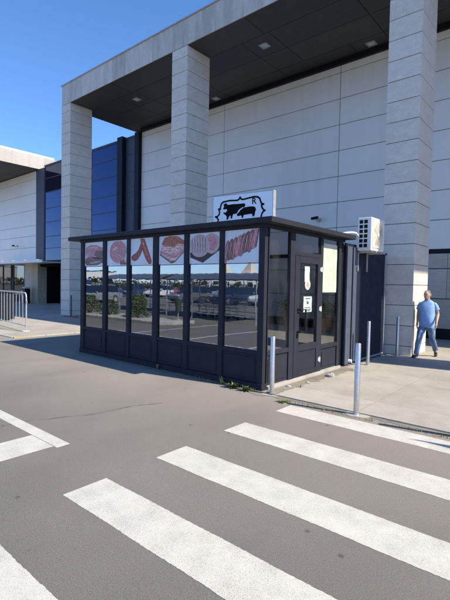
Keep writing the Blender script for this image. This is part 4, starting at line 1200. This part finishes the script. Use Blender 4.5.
for i, (x, y, p, lb) in enumerate(((-47, -20, 'carsilver', 'silver car in the second row, leftmost of its row'), (-44, -22, 'carblue', 'dark blue car in the second row next to the leftmost silver one'), (-40.5, -23.5, 'carwhite', 'white car in the second row third from the left'), (-37, -25, 'carred', 'red car in the second row of the car park'), (-34, -26.5, 'carsilver', 'silver car in the second row right of the red one'), (-31, -28, 'cargrey', 'dark grey car in the second row near its right end'), (-27.5, -29.5, 'carwhite', 'white car at the right end of the second row'))):
    car((x, y), R(70 + i * 4), M[p], lb)
def shelter(x, y, rz, label):
    o = empty('trolley_shelter', (x, y, 0), label, 'shelter', 'trolley shelters', rz)
    ln_, w = 7.0, 2.4
    s = MB(); rings = []
    prof = [(-w / 2, 1.98), (-w / 4, 2.22), (0, 2.30), (w / 4, 2.22), (w / 2, 1.98), (w / 2, 1.95), (w / 4, 2.19), (0, 2.27), (-w / 4, 2.19), (-w / 2, 1.95)]
    s.loft([[(xx, yy, z) for yy, z in prof] for xx in (0, ln_)]); s.build('roof', M['poly'], o)
    for xx in (.1, ln_ / 3, 2 * ln_ / 3, ln_ - .1):
        for yy in (-w / 2 + .06, w / 2 - .06):
            s = MB(); s.tube([(xx, yy, 0), (xx, yy, 1.98)], .03, 8); s.build('post', M['galv'], o, smooth=True)
    for yy in (-w / 2 + .06, w / 2 - .06):
        s = MB()
        for z in (.3, .75): s.tube([(.1, yy, z), (ln_ - .1, yy, z)], .02, 6)
        s.build('rail', M['galv'], o, smooth=True)
shelter(-17.6, -5.4, R(8), 'trolley shelter with a dark arched roof nearest the kiosk')
shelter(-25.2, -6.5, R(8), 'trolley shelter with a dark arched roof farther along the island')
def trolley_proto(x, y, rz, label):
    o = empty('shopping_trolley', (x, y, 0), label, 'trolley', 'trolleys under the shelter', rz)
    s = MB()
    for i in range(7):
        z = .50 + i * .075; q = .02 * i
        s.tube([(-.42 - q, -.24 - q / 2, z), (.42 + q, -.27 - q / 2, z), (.42 + q, .27 + q / 2, z), (-.42 - q, .24 + q / 2, z), (-.42 - q, -.24 - q / 2, z)], .006, 4)
    for i in range(10):
        xx = -.40 + i * .09; s.tube([(xx, -.25, .5), (xx * 1.2, -.32, .95)], .004, 4); s.tube([(xx, .25, .5), (xx * 1.2, .32, .95)], .004, 4)
    s.build('basket', M['galv'], o)
    s = MB()
    for y_ in (-.24, .24): s.tube([(.5, y_ * 1.2, 1.0), (.38, y_, .45), (.45, y_, .16), (-.45, y_, .2)], .014, 6)
    s.build('frame', M['galv'], o)
    s = MB(); s.tube([(.55, -.29, 1.02), (.55, .29, 1.02)], .02, 8); s.build('handle', M['red'], o)
    for xx, y_ in ((.4, .24), (.4, -.24), (-.4, .2), (-.4, -.2)):
        s = MB(); s.tube([(xx, y_ - .015, .07), (xx, y_ + .015, .07)], .065, 12); s.build('wheel', M['rubber'], o)
    return o
lbs = ['front trolley in the row under the nearest shelter', 'second trolley in the row under the nearest shelter', 'third trolley in the row under the nearest shelter', 'fourth trolley in the row under the nearest shelter', 'fifth trolley in the row under the nearest shelter', 'last trolley in the row under the nearest shelter']
tp = trolley_proto(-16.6, -5.6, R(8), lbs[0])
for i in range(1, 6):
    c_ = copy_tree(tp); c_.location = (-16.6 + .62 * i, -5.6 + .087 * i, 0); c_['label'] = lbs[i]
o = empty('litter_bin', (-13.8, -1.5, 0), 'green litter bin on a post at the end of the parking island', 'bin')
s = MB(); s.tube([(0, 0, 0), (0, 0, .6)], .03, 8); s.build('post', M['galv'], o)
s = MB(); s.tube([(0, 0, .5), (0, 0, 1.0)], [.13, .16], 14); s.build('bin_body', M['binred'], o, smooth=True)
def tent(x, y, w, h, label):
    o = empty('event_tent', (x, y, 0), label, 'tent', 'cream tents beyond the car park')
    s = MB(); hw = w / 2
    pr = [(1, .0), (.62, .12), (.32, .38), (.12, .75), (.03, 1.0)]
    s.loft([[(hw * q * a, hw * q * b, 2.6 + h * zz) for a, b in ((-1, -1), (1, -1), (1, 1), (-1, 1))] for q, zz in pr]); s.build('roof', M['tent'], o)
    for a in (-1, 1):
        for b in (-1, 1):
            s = MB(); s.tube([(a * hw * .98, b * hw * .98, 0), (a * hw * .98, b * hw * .98, 2.62)], .06, 8); s.build('pole', M['white'], o)
tent(-40.2, -35.9, 3.6, 2.6, 'left peaked cream tent beyond the car park')
tent(-37.8, -38.3, 4.6, 3.0, 'right peaked cream tent beyond the car park')
# far buildings beyond the car park
def block(x, y, w, d_, h, rz, m, label):
    o = empty('far_building', (x, y, 0), label, 'building', 'low buildings beyond the car park', rz)
    s = MB(); s.box(-w / 2, w / 2, -d_ / 2, d_ / 2, 0, h); s.build('wall', M[m], o)
    s = MB(); s.box(-w / 2 - .2, w / 2 + .2, -d_ / 2 - .2, d_ / 2 + .2, h + .01, h + .4); s.build('roof', M['slate'], o)
    n = int(w / 6)
    for i in range(n):
        xx = -w / 2 + (i + .5) * w / n
        s = MB(); s.box(xx - 1.6, xx + 1.6, d_ / 2 + .003, d_ / 2 + .06, 1.2, min(h - .8, 3.2)); s.build('window', M['carglass'], o)
block(-190, -95, 46, 14, 6.5, R(-55), 'white', 'long white warehouse far beyond the car park')
block(-150, -170, 36, 12, 6, R(-45), 'concrete_white', 'pale low store far beyond the tents')
block(-260, -60, 40, 14, 9, R(-75), 'fasciaw', 'cream two storey block at the far left of the car park')
fw = MB(); rr = random.Random(77)
for i in range(11000):
    t = rr.random(); x = -150 + 130 * t; y = -30 - 85 * t + rr.gauss(0, 3)
    top = 1.9 + .6 * math.sin(t * 41) + .6 * math.sin(t * 97 + 1); z = top * rr.random() ** .7
    c_ = Vector((x, y, max(.3, z))); l = rr.uniform(.3, .7)
    d_ = Vector((rr.gauss(0, 1), rr.gauss(0, 1), rr.gauss(0, 1))).normalized(); e_ = d_.cross(Vector((rr.gauss(0, 1), rr.gauss(0, 1), rr.gauss(0, 1)))).normalized() * l * .4
    fw.add([c_ - d_ * l * .5, c_ + e_, c_ + d_ * l * .5, c_ - e_], [(0, 1, 2, 3)])
o = fw.build('far_tree_belt', M['farleaf'], kind='stuff'); tag(o, 'dark belt of far trees along the edge of the car park', 'trees')
# planters under the portico, mirrored in the door
for i, (x, y, lb) in enumerate(((-.6, 14.7, 'terracotta planter with yellow-green leaves by the portico wall'), (1.0, 14.9, 'second leafy planter farther right by the portico wall'))):
    o = empty('planter', (x, y, PZ), lb, 'planter')
    s = MB(); s.tube([(0, 0, 0), (0, 0, .5), (0, 0, .55)], [.22, .32, .34], 18); s.build('pot', M['pot'], o, smooth=True)
    rr = random.Random(i + 40); s = MB()
    for q in range(500):
        c_ = Vector((rr.gauss(0, .22), rr.gauss(0, .22), .6 + abs(rr.gauss(.25, .2)))); l = .10
        d_ = Vector((rr.gauss(0, 1), rr.gauss(0, 1), rr.gauss(0, 1))).normalized(); e_ = d_.cross(Vector((0, .3, 1))).normalized() * l * .35
        s.add([c_ - d_ * l * .5, c_ + e_, c_ + d_ * l * .5, c_ - e_], [(0, 1, 2, 3)])
    s.build('foliage', M['yellowleaf'], o)
# made-up feather flag beyond the right edge, added to cast the pointed crossing shadow
FX, FY, FH = 1.62, 5.76, 3.22
o = empty('shadow_caster_flag', (FX, FY, PZ), 'unseen navy feather flag right of the crossing, added only to cast its pointed shadow', 'flag')
s = MB(); s.tube([(0, 0, 0), (0, 0, 2.0), (0, -.02, FH - PZ)], [.02, .016, .006], 8); s.build('pole', M['steel'], o, smooth=True)
s = MB()
s.prism([(0, .01, .9), (0, .01, FH - PZ), (0, -.06, FH - .35), (0, -.20, FH - .9), (0, -.34, FH - 1.6), (0, -.38, .95)], (.004, 0, 0)); s.build('cloth', M['flag'], o)
s = MB(); s.box(-.3, .3, -.03, .03, 0, .03); s.box(-.03, .03, -.3, .3, 0.031, .06); s.build('base', M['slate'], o)
